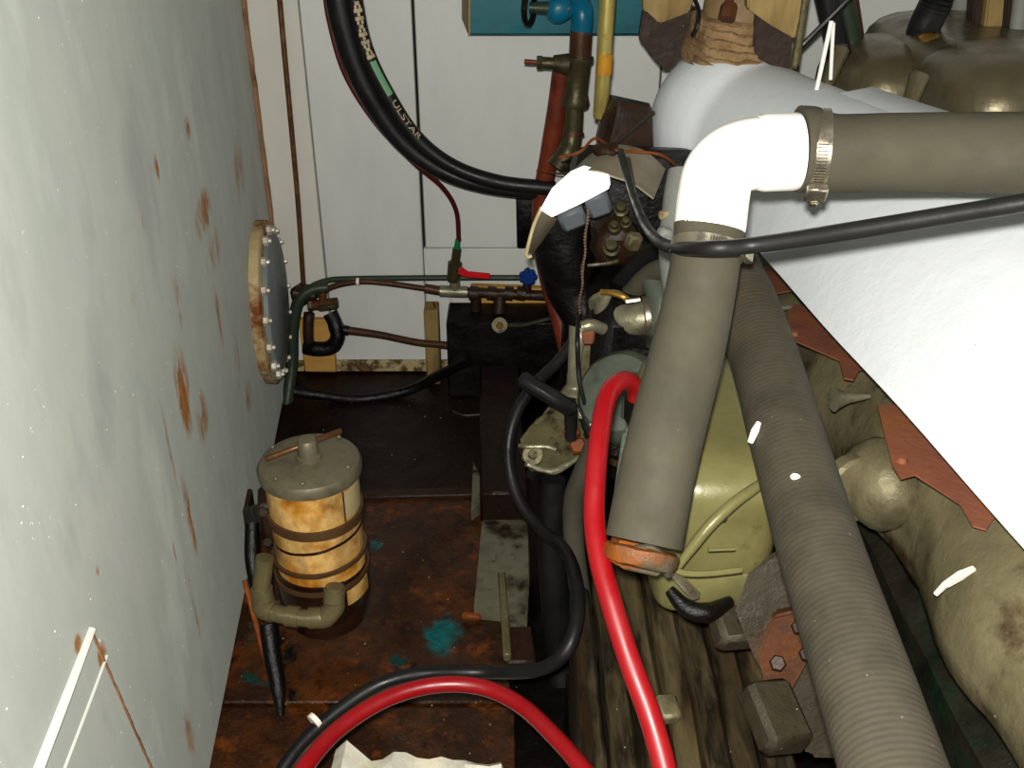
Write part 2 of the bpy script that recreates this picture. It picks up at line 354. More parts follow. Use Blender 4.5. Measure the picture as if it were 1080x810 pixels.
# ------------------------------------------------------------------ steel tank on the left, with its inspection hatch
F1 = at(222, 810, Z=0); F2 = at(303, 402, Z=0)
tdir = (F2 - F1).normalized(); tn = V((tdir.y, -tdir.x, 0))            # along the tank, and out of its face
def tk(py_, z, out=0): # point on the tank face at room depth y and height z
    k = (py_ - F1.y) / tdir.y
    p = F1 + tdir * k; return V((p.x, p.y, z)) + tn * out
def tk_at(px, py, out=0):
    r = ray(px, py); k = (F1 - CAM).dot(tn) / r.dot(tn); return CAM + r * k + tn * out
ye = YB - .012
tank = thing('steel_tank', 'big grey painted steel tank with rust streaks, filling the left of the engine room', 'tank', (-.9, 1.0, 0))
spots = []
for px, py, ry, rz, amt in [(215, 225, .10, .05, 1.5), (193, 410, .05, .10, 1.7), (213, 440, .06, .06, 1.2), (165, 178, .02, .03, 1.1), (198, 135, .025, .035, 1.3), (200, 545, .022, .10, 1.3),
                            (188, 320, .03, .10, .9), (108, 690, .02, .02, 1.5), (82, 680, .015, .015, 1.2), (103, 603, .012, .012, 1.2), (252, 180, .1, .12, .7), (225, 265, .1, .06, .9), (200, 780, .03, .1, .8), (140, 318, .02, .02, .7), (178, 470, .012, .12, .8), (230, 330, .03, .12, .7), (205, 640, .012, .12, .7), (150, 230, .012, .03, .8), (262, 420, .06, .05, .9), (250, 380, .05, .10, .7), (186, 590, .01, .06, .8)]:
    p = tk_at(px, py) - V(tank.location); spots.append((tuple(p), (.25, ry, rz), amt * .72))
mat('tank_paint', [(118, 121, 116), (131, 134, 127), (126, 130, 123), (140, 143, 136)], 5, .5, bump=.16, bscale=30, specks=.55, diffr=1.0, rough_var=.06, speck_col=(236, 236, 228), stretch=(1, 1, .4), spots=spots, spot_col=(128, 84, 42), rust=(116, 96, 66), rust_t=.80, rust_s=9)
A, B = tk(-.35, 0), tk(ye, 0)
MB().prism([A, B, V((-1.5, ye, 0)), V((-1.5, -.35, 0))], (0, 0, 1.65), .006).done('shell', 'tank_paint', tank)
MB().tube([tk(ye, z, .002) for z in (0, .3, .6, .9, 1.2, 1.5)], .009, 8, 10).wobble(.003, 40).done('weld_seam', 'weld_rust', tank)
# lower left of the tank: raised pale lines meeting in a point
p0, p1, p2, p3 = tk_at(95, 664), tk_at(30, 830), tk_at(160, 812), tk_at(112, 692)
MB().tube([p0, p0.lerp(p1, .5), p1], [.006, .0075, .008], 8, 6, flat=.6).done('raised_strip', 'pale_strip', tank)
MB().tube([p3, p3.lerp(tk_at(76, 790), .5), tk_at(60, 830)], .0022, 6, 6).done('raised_strip', 'pale_strip', tank)
MB().tube([p0, p0.lerp(p2, .5), p2], .0022, 6, 12).wobble(.001, 60).done('raised_strip', 'weld_rust', tank)
hc = tk(2.075, .318)
hr = .188
MB().lathe([(hr, 0), (hr, .020), (hr - .006, .024), (hr - .05, .024), (hr - .05, 0)], hc, tn, 48).wobble(.0015, 30).done('hatch_flange', 'cream_rust', tank)
cover = MB().lathe([(hr - .032, .022), (hr - .032, .034), (hr - .036, .037), (.001, .037)], hc, tn, 48).done('hatch_cover', 'hatch_paint', tank)
up = V((0, 0, 1)); sd = tn.cross(up)
bm0 = None
for k in range(16):
    a = 2 * math.pi * (k + .5) / 16; p = hc + (up * math.sin(a) + sd * math.cos(a)) * (hr - .022) + tn * .024
    b = MB(); b.hexa(p, tn, .0115, .011); b.cyl(p + tn * .01, p + tn * .017, .0055, .005, 8); b.done('bolt', 'bolt_white', cover)

# ------------------------------------------------------------------ fuel filter
FY = 1.30; fa = at(326, 484, Y=FY); fx, fy, fz = fa.x, fa.y, fa.z; R = .0795
filt = thing('fuel_filter', 'amber stained fuel filter canister with round metal lid and T handle, beside the tank', 'filter', (fx, fy, fz - .375))
MB().lathe([(R - .004, -.026), (R + .002, -.022), (R + .003, -.010), (R - .001, -.003), (R - .012, .001), (R - .02, .003), (.001, .004)], fa, seg=56).done('lid', 'lid_metal', filt)
MB().lathe([(.021, 0), (.021, .006), (.017, .008), (.016, .030), (.013, .034), (.001, .035)], fa + V((0, 0, .003)), seg=22).done('knob', 'lid_metal', filt)
MB().bar(fa + V((-.060, -.030, .020)), fa + V((.050, .030, .034)), .008, .008, .002).done('handle', 'copper', filt)
for a in (1.0, 2.7, 4.1, 4.75, 5.9):
    MB().ball(fa + V((math.cos(a) * (R - .009), math.sin(a) * (R - .009), .003)), (.004, .004, .0035), 10).done('rivet', 'lid_metal', filt)
MB().lathe([(R - .006, -.02), (R - .006, -.21)], fa, seg=56).done('canister', 'amber_paper', filt)
def tband(z, h, tilt, m, nm, rr=R - .003, tx=0):
    ax = V((math.sin(tilt), math.sin(tx), 1)).normalized(); MB().lathe([(rr - .004, -h / 2), (rr, -h / 2), (rr, h / 2), (rr - .004, h / 2)], fa + V((0, 0, z)), ax, 56).wobble(.0008, 50).done(nm, m, filt)
tband(-.096, .016, .03, 'band_brown', 'band', R - .001)
tband(-.132, .005, -.14, 'bowl_dark', 'band', R - .0048)
tband(-.176, .007, -.05, 'band_brown', 'band', R - .001)
tband(-.214, .008, -.03, 'band_brown', 'band', R)
MB().lathe([(R - .003, -.20), (R - .003, -.27), (R - .014, -.32), (.036, -.35), (.018, -.355), (.014, -.372), (.001, -.372)], fa, seg=48).done('bowl', 'bowl_dark', filt)
def wrap_label(a0, a1, z0, z1, off, m):
    n = 10; rows = [[fa + V((math.cos(a) * (R + off), math.sin(a) * (R + off), z)) for a in [math.radians(a0 + (a1 - a0) * j / n) for j in range(n + 1)]] for z in (z0, z1)]
    MB().sheet(rows, .0012).done('paper_label', m, filt)
wrap_label(-38, 12, -.034, -.084, -.0045, 'label_paper'); wrap_label(-40.5, -38.4, -.03, -.088, -.0048, 'band_brown')
wrap_label(-52, -8, -.180, -.206, -.0040, 'amber_paper')
wrap_label(-50, -10, -.222, -.252, -.0015, 'amber_paper')
# mounting bracket
tp = tk_at(262, 548, .004)
bk = MB(); bk.bar(fa + V((-.062, 0, -.11)), tp + V((.004, 0, 0)), .04, .05, .004); bk.box(tp, (.010, .07, .10), (0, 0, .08), .003); bk.box(fa + V((-.075, .0, -.11)), (.03, .06, .085), (0, 0, .2), .006)
bk.wobble(.004, 40).done('bracket', 'brown_grease', filt)
for dz in (.03, -.03):
    MB().hexa(tp + V((.004, -.02, dz)), tn, .009, .012).done('bolt', 'orange_rust', filt)
    MB().hexa(fa + V((-.075, -.03, -.11 + dz)), (0, -1, .3), .008, .008).done('bolt', 'steel_dark', filt)
# olive pipe elbows under the filter
pp = thing('filter_pipe', 'olive metal pipe elbows bending under the amber fuel filter', 'pipe', at(300, 655, Y=1.10))
q = [at(279, 588, Y=1.22), at(276, 622, Y=1.21), at(279, 641, Y=1.205), at(296, 648, Y=1.195), at(322, 652, Y=1.19), at(343, 651, Y=1.19), at(352, 641, Y=1.195), at(353, 618, Y=1.205)]
MB().tube(q, .0145, 14, 8).done('pipe_run', 'olive_pipe', pp)
for a, b, f in ((1, 2, .2), (3, 4, .5), (4, 5, .5), (6, 7, .6)):
    d = (q[b] - q[a]).normalized(); c = q[a].lerp(q[b], f)
    MB().cyl(c - d * .010, c + d * .010, .0175, None, 16).done('fitting', 'olive_pipe', pp)
MB().tube([q[1].lerp(q[2], .5), q[2], q[3].lerp(q[2], .4)], .0185, 14, 6).done('fitting', 'olive_pipe', pp)
MB().tube([q[5].lerp(q[4], .3), q[5], q[6], q[6].lerp(q[7], .3)], .0175, 14, 6).done('fitting', 'olive_pipe', pp)
MB().tube([at(258, 612, Y=1.25), at(268, 650, Y=1.22), at(281, 700, Y=1.19)], .0045, 8, 6).done('rod', 'orange_rust', label='thin orange rusty rod leaning below the fuel filter bracket', cat='rod')
hose('drain_hose', 'short dark hose hanging from the elbow below the fuel filter', [at(283, 658, Y=1.2), at(287, 690, Y=1.17), at(293, 725, Y=1.13), at(296, 755, Y=1.10)], [.015, .014, .012, .005], 'black_grease')
hose('fuel_line', 'black greasy hose running down from the filter bracket to its lower elbow', [at(266, 552, Y=1.30), at(266, 590, Y=1.26), at(272, 622, Y=1.235)], .012, 'black_grease')

# ------------------------------------------------------------------ pipes in the far corner
MB().tube([at(294, -30, Y=2.29), at(295, 0, Y=2.29), at(305, 110, Y=2.29), at(314, 210, Y=2.29), at(320, 300, Y=2.285)], .0062, 10, 8).done('copper_pipe', 'copper', label='thin copper pipe running down the bulkhead beside the tank', cat='pipe')
wb = MB(); wb.box((at(336, 365, Y=2.31).x, 2.312, at(336, 364, Y=2.31).z), (.085, .022, .155), None, .003)
wb.wobble(.002, 20).done('wood_block', 'raw_wood', label='stained yellow wood block on the bulkhead behind the black pipe elbow', cat='wood')
bp = thing('pipe_loop', 'black U-shaped pipe fitting with brass lever by the wood block', 'pipe', at(338, 370, Y=2.24))
MB().tube([at(322, 366, Y=2.25), at(335, 368, Y=2.24), at(349, 366, Y=2.24), at(356, 356, Y=2.24), at(354, 342, Y=2.25), at(348, 330, Y=2.26)], .019, 14, 8).wobble(.002, 60).done('elbow', 'black_grease', bp)
MB().tube([at(327, 372, Y=2.25), at(325, 350, Y=2.25), at(326, 330, Y=2.26)], .014, 12, 6).done('riser', 'brown_grease', bp)
MB().bar(at(335, 325, Y=2.25), at(357, 322, Y=2.25), .02, .016, .005).done('lever', 'green_brass', bp)
MB().cyl(at(358, 347, Y=2.25), at(368, 349, Y=2.25), .013, None, 12).done('nut', 'black_grease', bp)
MB().ball(at(320, 310, Y=2.27), (.035, .03, .03), 12).wobble(.01, 40).done('grease_lump', 'brown_grease', label='brown greasy lump where the copper pipe meets the corner', cat='joint')
ck = thing('corner_valve', 'small rusty brass valve body on the wood block above the U-shaped fitting', 'valve', at(342, 325, Y=2.24))
MB().cyl(at(330, 322, Y=2.26), at(356, 319, Y=2.26), .013, None, 12).cyl(at(340, 321, Y=2.26), at(341, 300, Y=2.27), .010, None, 12).done('valve_body', 'rusty', ck)
MB().hexa(at(330, 322, Y=2.26), (-1, 0, .05), .017, .012).done('nut', 'green_brass', ck)
hose('return_pipe', 'thin dark pipe sloping from the U-shaped fitting toward the dark steel box', [at(364, 348, Y=2.25), at(400, 353, Y=2.24), at(440, 361, Y=2.22), at(470, 364, Y=2.21), at(505, 369, Y=2.2)], [.011, .009, .009, .012], 'brown_pipe', cat='pipe')
hose('corner_hose', 'grey-green hose curving down the corner between tank hatch and wood block', [at(345, 303, Y=2.27), at(328, 306, Y=2.26), at(315, 318, Y=2.25), at(309, 345, Y=2.24), at(308, 385, Y=2.22), at(303, 425, Y=2.17), at(299, 462, Y=2.1)], .015, 'dark_green_pipe')
hose('green_pipe', 'long dark green pipe running level along the bulkhead to the blue handwheel', [at(330, 301, Y=2.30), at(345, 296, Y=2.30), at(370, 294, Y=2.30), at(470, 293, Y=2.30), at(560, 293, Y=2.30)], .0075, 'dark_green_pipe', cat='pipe')
hose('oil_line', 'thin brown line arching from the corner to the brass tee', [at(335, 312, Y=2.28), at(352, 302, Y=2.28), at(380, 297, Y=2.28), at(410, 299, Y=2.28), at(452, 305, Y=2.27)], .0075, 'brown_pipe')
MB().cyl(at(376, 297, Y=2.28), at(379, 297, Y=2.28), .0095, None, 12).done('cable_tie', 'white_chip', label='tiny white tie around the brown line on the bulkhead', cat='tie')
vm = thing('valve_manifold', 'pipe manifold with brass tee, dark tees and two drop legs on the bulkhead', 'pipe', at(520, 330, Y=2.25))
YM = 2.26
MB().cyl(at(448, 304, Y=YM), at(466, 307, Y=YM), .012, None, 10).done('nut', 'brown_pipe', vm)
MB().cyl(at(464, 307, Y=YM), at(493, 308, Y=YM), .0145, None, 16).done('brass_tee', 'bronze_grey', vm)
MB().cyl(at(479, 310, Y=YM), at(480, 294, Y=YM), .013, None, 16).done('tee_branch', 'bronze_grey', vm)
MB().cyl(at(490, 308, Y=YM), at(600, 313, Y=YM), .013, None, 16).done('pipe_run', 'brown_grease', vm)
for px in (495, 514, 532, 545):
    MB().cyl(at(px, 309, Y=YM), at(px + 9, 310, Y=YM), .018, None, 16).done('collar', 'brown_grease', vm)
MB().cyl(at(502, 312, Y=YM), at(501, 372, Y=YM), .014, None, 14).done('drop_leg', 'brown_grease', vm)
MB().cyl(at(527, 312, Y=YM), at(526, 345, Y=YM - .02), .016, None, 14).done('drop_leg', 'brown_grease', vm)
MB().cyl(at(556, 314, Y=YM), at(556, 296, Y=YM), .011, None, 12).done('valve_stem', 'brown_grease', vm)
bv = thing('ball_valve', 'small brass ball valve with red lever handle above the brass tee', 'valve', at(479, 295, Y=2.25))
MB().cyl(at(478, 296, Y=YM), at(480, 277, Y=YM), .016, .018, 12).done('valve_body', 'green_brass', bv)
MB().cyl(at(480, 278, Y=YM), at(482, 263, Y=YM), .0125, None, 6).done('union_nut', 'green_brass', bv)
MB().cyl(at(482, 262, Y=YM), at(483, 252, Y=YM), .008, .006, 12).done('cap', 'green_cap', bv)
MB().cyl(at(483, 285, Y=YM), at(487, 285, Y=2.21), .008, None, 10).done('stem', 'green_brass', bv)
MB().bar(at(484, 285, Y=2.21), at(492, 289, Y=2.21), .006, .018, .002).bar(at(490, 289, Y=2.21), at(517, 291.5, Y=2.21), .008, .016, .003).done('handle', 'red_plastic', bv)
bw = thing('handwheel', 'small blue plastic handwheel valve in front of the raw wood plank', 'valve', at(557, 300, Y=2.2))
wl = MB()
wc = at(557, 292, Y=2.215)
for k in range(7):
    a = 2 * math.pi * k / 7; wl.ball(wc + V((math.cos(a) * .015, 0, math.sin(a) * .015)), .0085, 8)
wl.cyl(wc + V((0, .008, 0)), wc - V((0, .008, 0)), .015, None, 14).done('wheel', 'blue_plastic', bw)
MB().cyl(wc, wc + V((0, .045, -.0)), .006, None, 8).done('stem', 'brass', bw)
pl = at(558, 320, Y=2.31)
MB().box((pl.x, 2.312, pl.z + .004), (.30, .025, .085), (0, .035, 0), .003).done('wood_plank', 'raw_wood', label='raw yellow wood plank lying against the bulkhead behind the dark pipes', cat='wood')
MB().box((at(456, 357, Y=2.27).x, 2.28, .105), (.036, .06, .215), None, .004).done('wood_post', 'old_wood', label='short weathered wooden post standing beside the dark steel box', cat='wood')
MB().tube([at(457, 331, Y=2.27), at(459, 325, Y=2.27), at(457, 319, Y=2.27)], .003, 6, 4).done('bent_nail', 'rusty', label='bent nail sticking out of the wooden post top', cat='nail')
MB().box((at(556, 357, Y=2.25).x, 2.245, .105), (.40, .12, .212), None, .004).done('steel_box', 'black_grease', label='dark oily steel box on the floor by the bulkhead below the pipe manifold', cat='box')
kb = thing('drain_plug', 'round brass plug on the drop leg before the dark steel box', 'valve', at(527, 350, Y=2.17))
MB().cyl(at(527, 343, Y=2.19), at(527, 343, Y=2.16), .019, None, 16).done('plug_body', 'green_brass', kb)
MB().hexa(at(527, 343, Y=2.16), (0, -1, 0), .009, .008).done('hex', 'brass', kb)
hose('small_lever_pipe', 'thin dark line running right from the round brass plug', [at(537, 343, Y=2.17), at(552, 343, Y=2.16), at(580, 336, Y=2.15)], .005, 'steel_dark', cat='pipe')
hose('floor_hose', 'black hose lying on the wet floor along the foot of the bulkhead', [at(310, 413, Y=2.16), at(340, 417, Y=2.17), at(380, 421, Y=2.17), at(430, 412, Y=2.19), at(462, 396, Y=2.17), at(495, 380, Y=2.12)], .013, 'black_grease')
hose('floor_wire', 'thin pale wire lying on the dark wet floor', [at(478, 434, Z=.012), at(490, 438, Z=.012), at(508, 437, Z=.012)], .0035, 'steel_dark', cat='wire')

# ------------------------------------------------------------------ hoses and cable curving across the bulkhead
YH = 2.12
hose('rubber_hose', 'thick black rubber hose curving down the bulkhead behind the printed hose', [at(352, -40, Y=YH), at(357, 0, Y=YH), at(369, 50, Y=YH), at(391, 102, Y=YH), at(425, 150, Y=YH), at(468, 181, Y=YH), at(520, 197, Y=YH), at(585, 203, Y=YH)], [.027, .027, .026, .024, .021, .019, .018, .018], 'rubber_black', 18, 14)
HP = [at(369, -40, Y=2.10), at(374, 0, Y=2.10), at(385, 50, Y=2.10), at(407, 97, Y=2.10), at(437, 143, Y=2.10), at(475, 174, Y=2.10), at(525, 192, Y=2.10), at(585, 199, Y=2.10)]
ph = thing('printed_hose', 'black hose with pale lettering and a green band, curving down the bulkhead', 'hose', at(440, 150, Y=2.1))
MB().tube(HP, .0165, 18, 14).done('hose_body', 'rubber_black', ph)
hpts = spline(HP, 40)
def on_hose(s, ang, off, r=.0166):
    i = s * (len(hpts) - 1); i0 = int(i); p = hpts[i0].lerp(hpts[min(i0 + 1, len(hpts) - 1)], i - i0)
    t = (hpts[min(i0 + 2, len(hpts) - 1)] - hpts[max(i0 - 2, 0)]).normalized()
    view = V((0, -.86, .5)); n = (view - t * view.dot(t)).normalized(); b = t.cross(n)   # the printed side of the hose faces up and out from the wall
    d = n * math.cos(ang) + b * math.sin(ang); return p + d * (r + off), t, d
def hose_s(py):  # curve parameter where the hose passes a height of the photograph
    best = min(range(len(hpts)), key=lambda i: abs(hpts[i].z - at(400, py, Y=2.10).z)); return best / (len(hpts) - 1)
rows = []
for a in (-.6, -.4, -.2, 0, .2):
    rows.append([on_hose(hose_s(64) + (hose_s(101) - hose_s(64)) * k / 12, a - .1, .0003)[0] for k in range(13)])
MB().sheet(rows, .0006).done('green_band', 'hose_green', ph)
def letters(txt, s0, s1, h):
    cu = bpy.data.curves.new('print', 'FONT'); cu.body = txt; cu.size = 1; ob = bpy.data.objects.new('print', cu); COL.objects.link(ob)
    dg = bpy.context.evaluated_depsgraph_get(); dg.update(); me = ob.evaluated_get(dg).to_mesh()
    xs = [v.co.x for v in me.vertices]; w_ = max(xs) - min(xs); x0 = min(xs)
    bm = MB(); vs = []
    for v in me.vertices:
        s = s0 + (s1 - s0) * (v.co.x - x0) / w_; a = (v.co.y - .35) * h
        vs.append(V((s, a, 0)))
    bm._add(vs, [tuple(p.vertices) for p in me.polygons])
    bmesh.ops.triangulate(bm.bm, faces=bm.bm.faces); bmesh.ops.subdivide_edges(bm.bm, edges=bm.bm.edges, cuts=3, use_grid_fill=True)
    for v in bm.bm.verts: v.co = on_hose(v.co.x, -v.co.y - .30, .0006)[0]
    bpy.data.objects.remove(ob); bpy.data.curves.remove(cu)
    bm.done('lettering', 'hose_print', ph)
letters('ULSTAR', hose_s(107), hose_s(147), .95)
q_ = MB()
for k in range(15):                                             # worn, unreadable print
    s_ = hose_s(2) + (hose_s(60) - hose_s(2)) * k / 14
    for a_ in ([-.05, -.55] if k % 3 else [-.3]):
        p_, t_, d_ = on_hose(s_, a_, .0003); q_.bar(p_ - t_ * .0035, p_ + t_ * .0035, .005 if k % 2 else .009, .0006, 0, d_)
q_.done('worn_print', 'hose_print', ph, kind='stuff')
hose('red_cable', 'thin dark red cable following the black hoses to the ball valve', [at(342, -20, Y=2.14), at(347, 20, Y=2.14), at(364, 78, Y=2.14), at(397, 130, Y=2.15), at(437, 172, Y=2.18), at(466, 197, Y=2.22), at(481, 222, Y=2.25), at(484, 254, Y=2.26)], .0058, 'dark_red', cat='cable')

# ------------------------------------------------------------------ teal box and the pipes below it
tb = thing('teal_box', 'teal painted steel box on the bulkhead at the top', 'box', at(590, 37, Y=2.2))
b0, b1 = at(494, 37, Y=2.16), at(694, 37, Y=2.16)
MB().box(((b0.x + b1.x) / 2, 2.245, b0.z + .15), (b1.x - b0.x, .17, .30), None, .004).done('box_body', 'teal_paint', tb)
MB().prism([at(494, 37, Y=2.158), at(487, 20, Y=2.3), at(487, -40, Y=2.3), at(494, -40, Y=2.158)], (.004, 0, 0)).done('side_plate', 'old_wood', tb)
gv = thing('gate_valve', 'teal gate valve with dark handwheel mounted before the teal box', 'valve', at(575, 20, Y=2.05))
wr = MB(); c = at(558, 8, Y=2.06); ax = V((1, -.35, 0)).normalized()
pts = []; sx = ax.cross(V((0, 0, 1)))
wr.tube([c + (sx * math.cos(2 * math.pi * k / 20) + V((0, 0, 1)) * math.sin(2 * math.pi * k / 20)) * .032 for k in range(21)], .006, 8, 1, raw=True); wr.done('handwheel', 'black_grease', gv)
MB().cyl(c, at(600, 9, Y=2.06), .010, .016, 12).done('stem', 'dark_green_pipe', gv)
MB().ball(at(590, 10, Y=2.06), (.03, .02, .026), 14).wobble(.003, 40).done('bonnet', 'teal_pipe', gv)
rp = thing('riser_pipe', 'brown standing pipe with teal elbow and brass union below the teal box', 'pipe', at(600, 170, Y=2.05))
MB().tube([at(600, 2, Y=2.14), at(610, 4, Y=2.08), at(614, 14, Y=2.06), at(613, 36, Y=2.06)], .022, 18, 8).done('elbow', 'teal_pipe', rp)
MB().cyl(at(613, 32, Y=2.06), at(611, 72, Y=2.06), .0225, None, 18).done('upper_pipe', 'brown_pipe', rp)
MB().lathe([(.028, 0), (.03, .01), (.027, .02), (.024, .03), (.024, .085), (.028, .09), (.028, .1)], at(606, 112, Y=2.06), at(611, 66, Y=2.06) - at(606, 112, Y=2.06), 18).done('union', 'green_brass', rp)
MB().tube([at(606, 108, Y=2.06), at(604, 142, Y=2.06), at(598, 162, Y=2.05), at(588, 178, Y=2.04)], [.019, .02, .024, .026], 16, 8).done('lower_elbow', 'green_brass', rp)
MB().lathe([(.024, -.004), (.024, .004)], at(604, 142, Y=2.06), (0, .3, 1), 16).done('collar', 'brown_pipe', rp)
dc = thing('drain_cock', 'small bronze drain cock sticking out left of the brown standing pipe', 'valve', at(580, 72, Y=2.06))
MB().cyl(at(600, 68, Y=2.06), at(583, 67, Y=2.06), .022, .016, 14).cyl(at(585, 67, Y=2.06), at(570, 66, Y=2.06), .012, None, 12).cyl(at(572, 66, Y=2.06), at(566, 66, Y=2.06), .014, None, 6).done('cock_body', 'green_brass', dc)
MB().cyl(at(567, 66, Y=2.06), at(553, 65, Y=2.06), .005, .0055, 8).done('spindle', 'red_brown_pipe', dc)
MB().tube([at(593, 72, Y=2.09), at(588, 110, Y=2.10), at(579, 165, Y=2.11), at(571, 215, Y=2.12), at(572, 260, Y=2.10), at(580, 300, Y=2.04), at(590, 335, Y=2.0), at(600, 375, Y=1.95)], .0205, 16, 8).done('red_pipe', 'red_brown_pipe', label='rusty red-brown pipe slanting down behind the work lamp', cat='pipe')
MB().box((at(556, 235, Y=2.30).x, 2.318, at(556, 232, Y=2.3).z), (.05, .02, .16), None, .004).wobble(.008, 25).done('dark_pad', 'black_grease', label='black pad on the bulkhead behind the work lamp', cat='pad')  # flat near-black pad against the bulkhead
yt = thing('yellow_rod', 'long pale yellow brass tube hanging down before the teal box', 'rod', at(634, 145, Y=1.75))
ya, yb = at(643, -40, Y=1.75), at(633, 127, Y=1.75)
MB().lathe([(.003, 0), (.0125, .005), (.0135, .012), (.0135, (ya - yb).length)], yb, ya - yb, 16).done('tube', 'yellow_tube', yt)
MB().cyl(at(638, 56, Y=1.75), at(636.5, 78, Y=1.75), .0142, None, 16).done('tape_wrap', 'yellow_tape', yt)
MB().cyl(yb, at(632, 146, Y=1.75), .003, None, 8).done('stem', 'steel_bright', yt)

# ------------------------------------------------------------------ work lamp
lampo = at(630, 215, Y=1.5)
lamp = thing('work_lamp', 'lit work lamp with bent beige metal shade, hanging among the pipes', 'lamp', lampo)
front = [at(597, 197, Y=1.46), at(612, 182, Y=1.46), at(630, 180, Y=1.46), at(648, 186, Y=1.46), at(668, 193, Y=1.46), at(690, 209, Y=1.46)]
back = [at(604, 180, Y=1.60), at(622, 163, Y=1.60), at(640, 154, Y=1.60), at(660, 153, Y=1.60), at(682, 160, Y=1.60), at(702, 178, Y=1.60)]
fr, bk_ = spline(front, 4), spline(back, 4)
MB().sheet([[a.lerp(b, k / 4) for k in range(5)] for a, b in zip(fr, bk_)], .003).done('shade', 'shade_metal', lamp)
MB().prism([at(570, 221, Y=1.44), at(580, 203, Y=1.45), at(600, 185, Y=1.46), at(614, 179, Y=1.46), at(641, 186, Y=1.45), at(642, 199, Y=1.44), at(612, 215, Y=1.43), at(582, 229, Y=1.43)], (.004, .02, 0)).done('lamp_panel', 'lamp_panel', lamp)
l0 = spline([at(571, 219, Y=1.45), at(563, 238, Y=1.43), at(558, 256, Y=1.42), at(555, 268, Y=1.42)], 4); l1 = spline([at(588, 231, Y=1.52), at(580, 243, Y=1.52), at(571, 256, Y=1.52), at(563, 266, Y=1.5)], 4)
MB().sheet([[a.lerp(b, k / 3) for k in range(4)] for a, b in zip(l0, l1)], .003).done('side_flap', 'shade_metal', lamp)
MB().tube(l0 + [at(557, 271, Y=1.42), at(561, 270, Y=1.42)], .0028, 8, 3).done('rolled_edge', 'label_paper', lamp)
MB().box(at(603, 226, Y=1.50), (.042, .05, .034), (.1, -.42, 0), .006).done('socket', 'socket_grey', lamp)
MB().box(at(630, 211, Y=1.50), (.038, .05, .040), (.1, -.36, 0), .006).done('socket', 'socket_grey', lamp)
ch = MB(); a, b = at(620, 222, Y=1.46), at(611, 330, Y=1.46)
for k in range(34):
    p = a.lerp(b, k / 33) + V((.0015 * math.sin(k * .6), 0, 0)); ch.ball(p, .0025, 6)
ch.tube([a, a.lerp(b, .5) + V((.001, 0, 0)), b], .0009, 5, 4)
ch.done('pull_chain', 'bead_chain', lamp)
MB().cyl(b, b - V((0, 0, .007)), .0045, .002, 8).done('chain_end', 'black_grease', lamp)
hose('rusty_wire', 'twisted rusty orange wire tied over the work lamp shade', [at(590, 166, Y=1.56), at(612, 160, Y=1.55), at(628, 146, Y=1.58), at(648, 158, Y=1.54), at(672, 160, Y=1.55), at(696, 163, Y=1.55), at(712, 174, Y=1.52), at(722, 186, Y=1.48)], .0024, 'orange_rust', 8, 8, cat='wire')
hose('rusty_wire', 'short rusty wire loop around the red-brown pipe beside the lamp shade', [at(566, 180, Y=2.04), at(578, 182, Y=2.04), at(596, 183, Y=1.9), at(608, 178, Y=1.7)], .0022, 'orange_rust', 8, 6, cat='wire')
MB().ball(at(640, 158, Y=1.55), (.022, .018, .012), 12).wobble(.006, 60).done('wire_knot', 'brown_grease', label='dark greasy knot of wire on top of the lamp shade', cat='wire')
lc = thing('lamp_cord', 'black lamp cord running from the work lamp across the white exhaust pipe', 'cable', at(745, 262, d=.9))
CP = [at(655, 160, d=1.52), at(662, 185, d=1.46), at(671, 215, d=1.36), at(684, 243, d=1.2), at(705, 260, d=1.02), at(745, 262, d=.905), at(800, 258, d=.895), at(900, 243, d=.845), at(1000, 227, d=.80), at(1080, 214, d=.765), at(1230, 188, d=.71), at(1400, 165, d=.69), at(1650, 150, d=.69)]
MB().tube(CP, [.006, .006, .006, .0065, .007, .0075, .0078, .0078, .0078, .0078, .0078, .0078], 14, 14).done('cord', 'rubber_black', lc)
MB().tube([at(662, 168, d=1.50), at(668, 200, d=1.42), at(677, 232, d=1.3), at(694, 256, d=1.1), at(710, 262, d=1.0)], .0045, 10, 8).done('second_strand', 'rubber_grey', lc)

# ------------------------------------------------------------------ exhaust pipe, elbow, hoses in front
def duct(y):      # lower edge and upper edge of the lagged exhaust duct
    return V((.437 - .1137 * (y - .666), y, .753 - .016 * (y - .666))), V((.477 - .273 * (y - 1.54), y, .926 - .043 * (y - 1.54)))
BULB = at(767, 134, d=1.80)
ex = thing('exhaust_pipe', 'large white lagged exhaust pipe running along the engine toward the right', 'pipe', (.55, .9, .74))
mb = MB(); R_ = []
for k in range(28):
    y = .12 + 1.40 * k / 27; L_, U = duct(y); n_ = V((-(U.z - L_.z), 0, U.x - L_.x)).normalized(); ring = []
    for f in (0, .02, .06, .15, .3, .45, .6, .75, .88, 1.0): ring.append(L_.lerp(U, f) + n_ * (.026 * math.sin(math.pi * f)))
    ring += [U + V((.06, 0, .012)), U + V((.09, 0, -.01)), U + V((.11, 0, -.06)), V((U.x + .11, y, L_.z + .03)), V((U.x + .08, y, L_.z)), L_ + V((.03, 0, -.006)), L_ + V((.008, 0, -.004))]
    R_.append(ring)
mb.rings(R_)
mb.wobble(.0025, 4).done('lagging', 'white_lagging', ex, ang=70)
mb = MB()
mb.ball(BULB, (.140, .140, .148), 32)
mb.tube([duct(1.3)[0].lerp(duct(1.3)[1], .5) + V((.10, 0, 0)), BULB + V((.05, -.10, 0)), BULB], [.10, .125, .138], 28, 8)
lag = mb.wobble(.002, 5).done('elbow_lagging', 'white_lagging', ex)
rm = lag.modifiers.new('fuse', 'REMESH'); rm.mode = 'VOXEL'; rm.voxel_size = .006; rm.use_smooth_shade = True
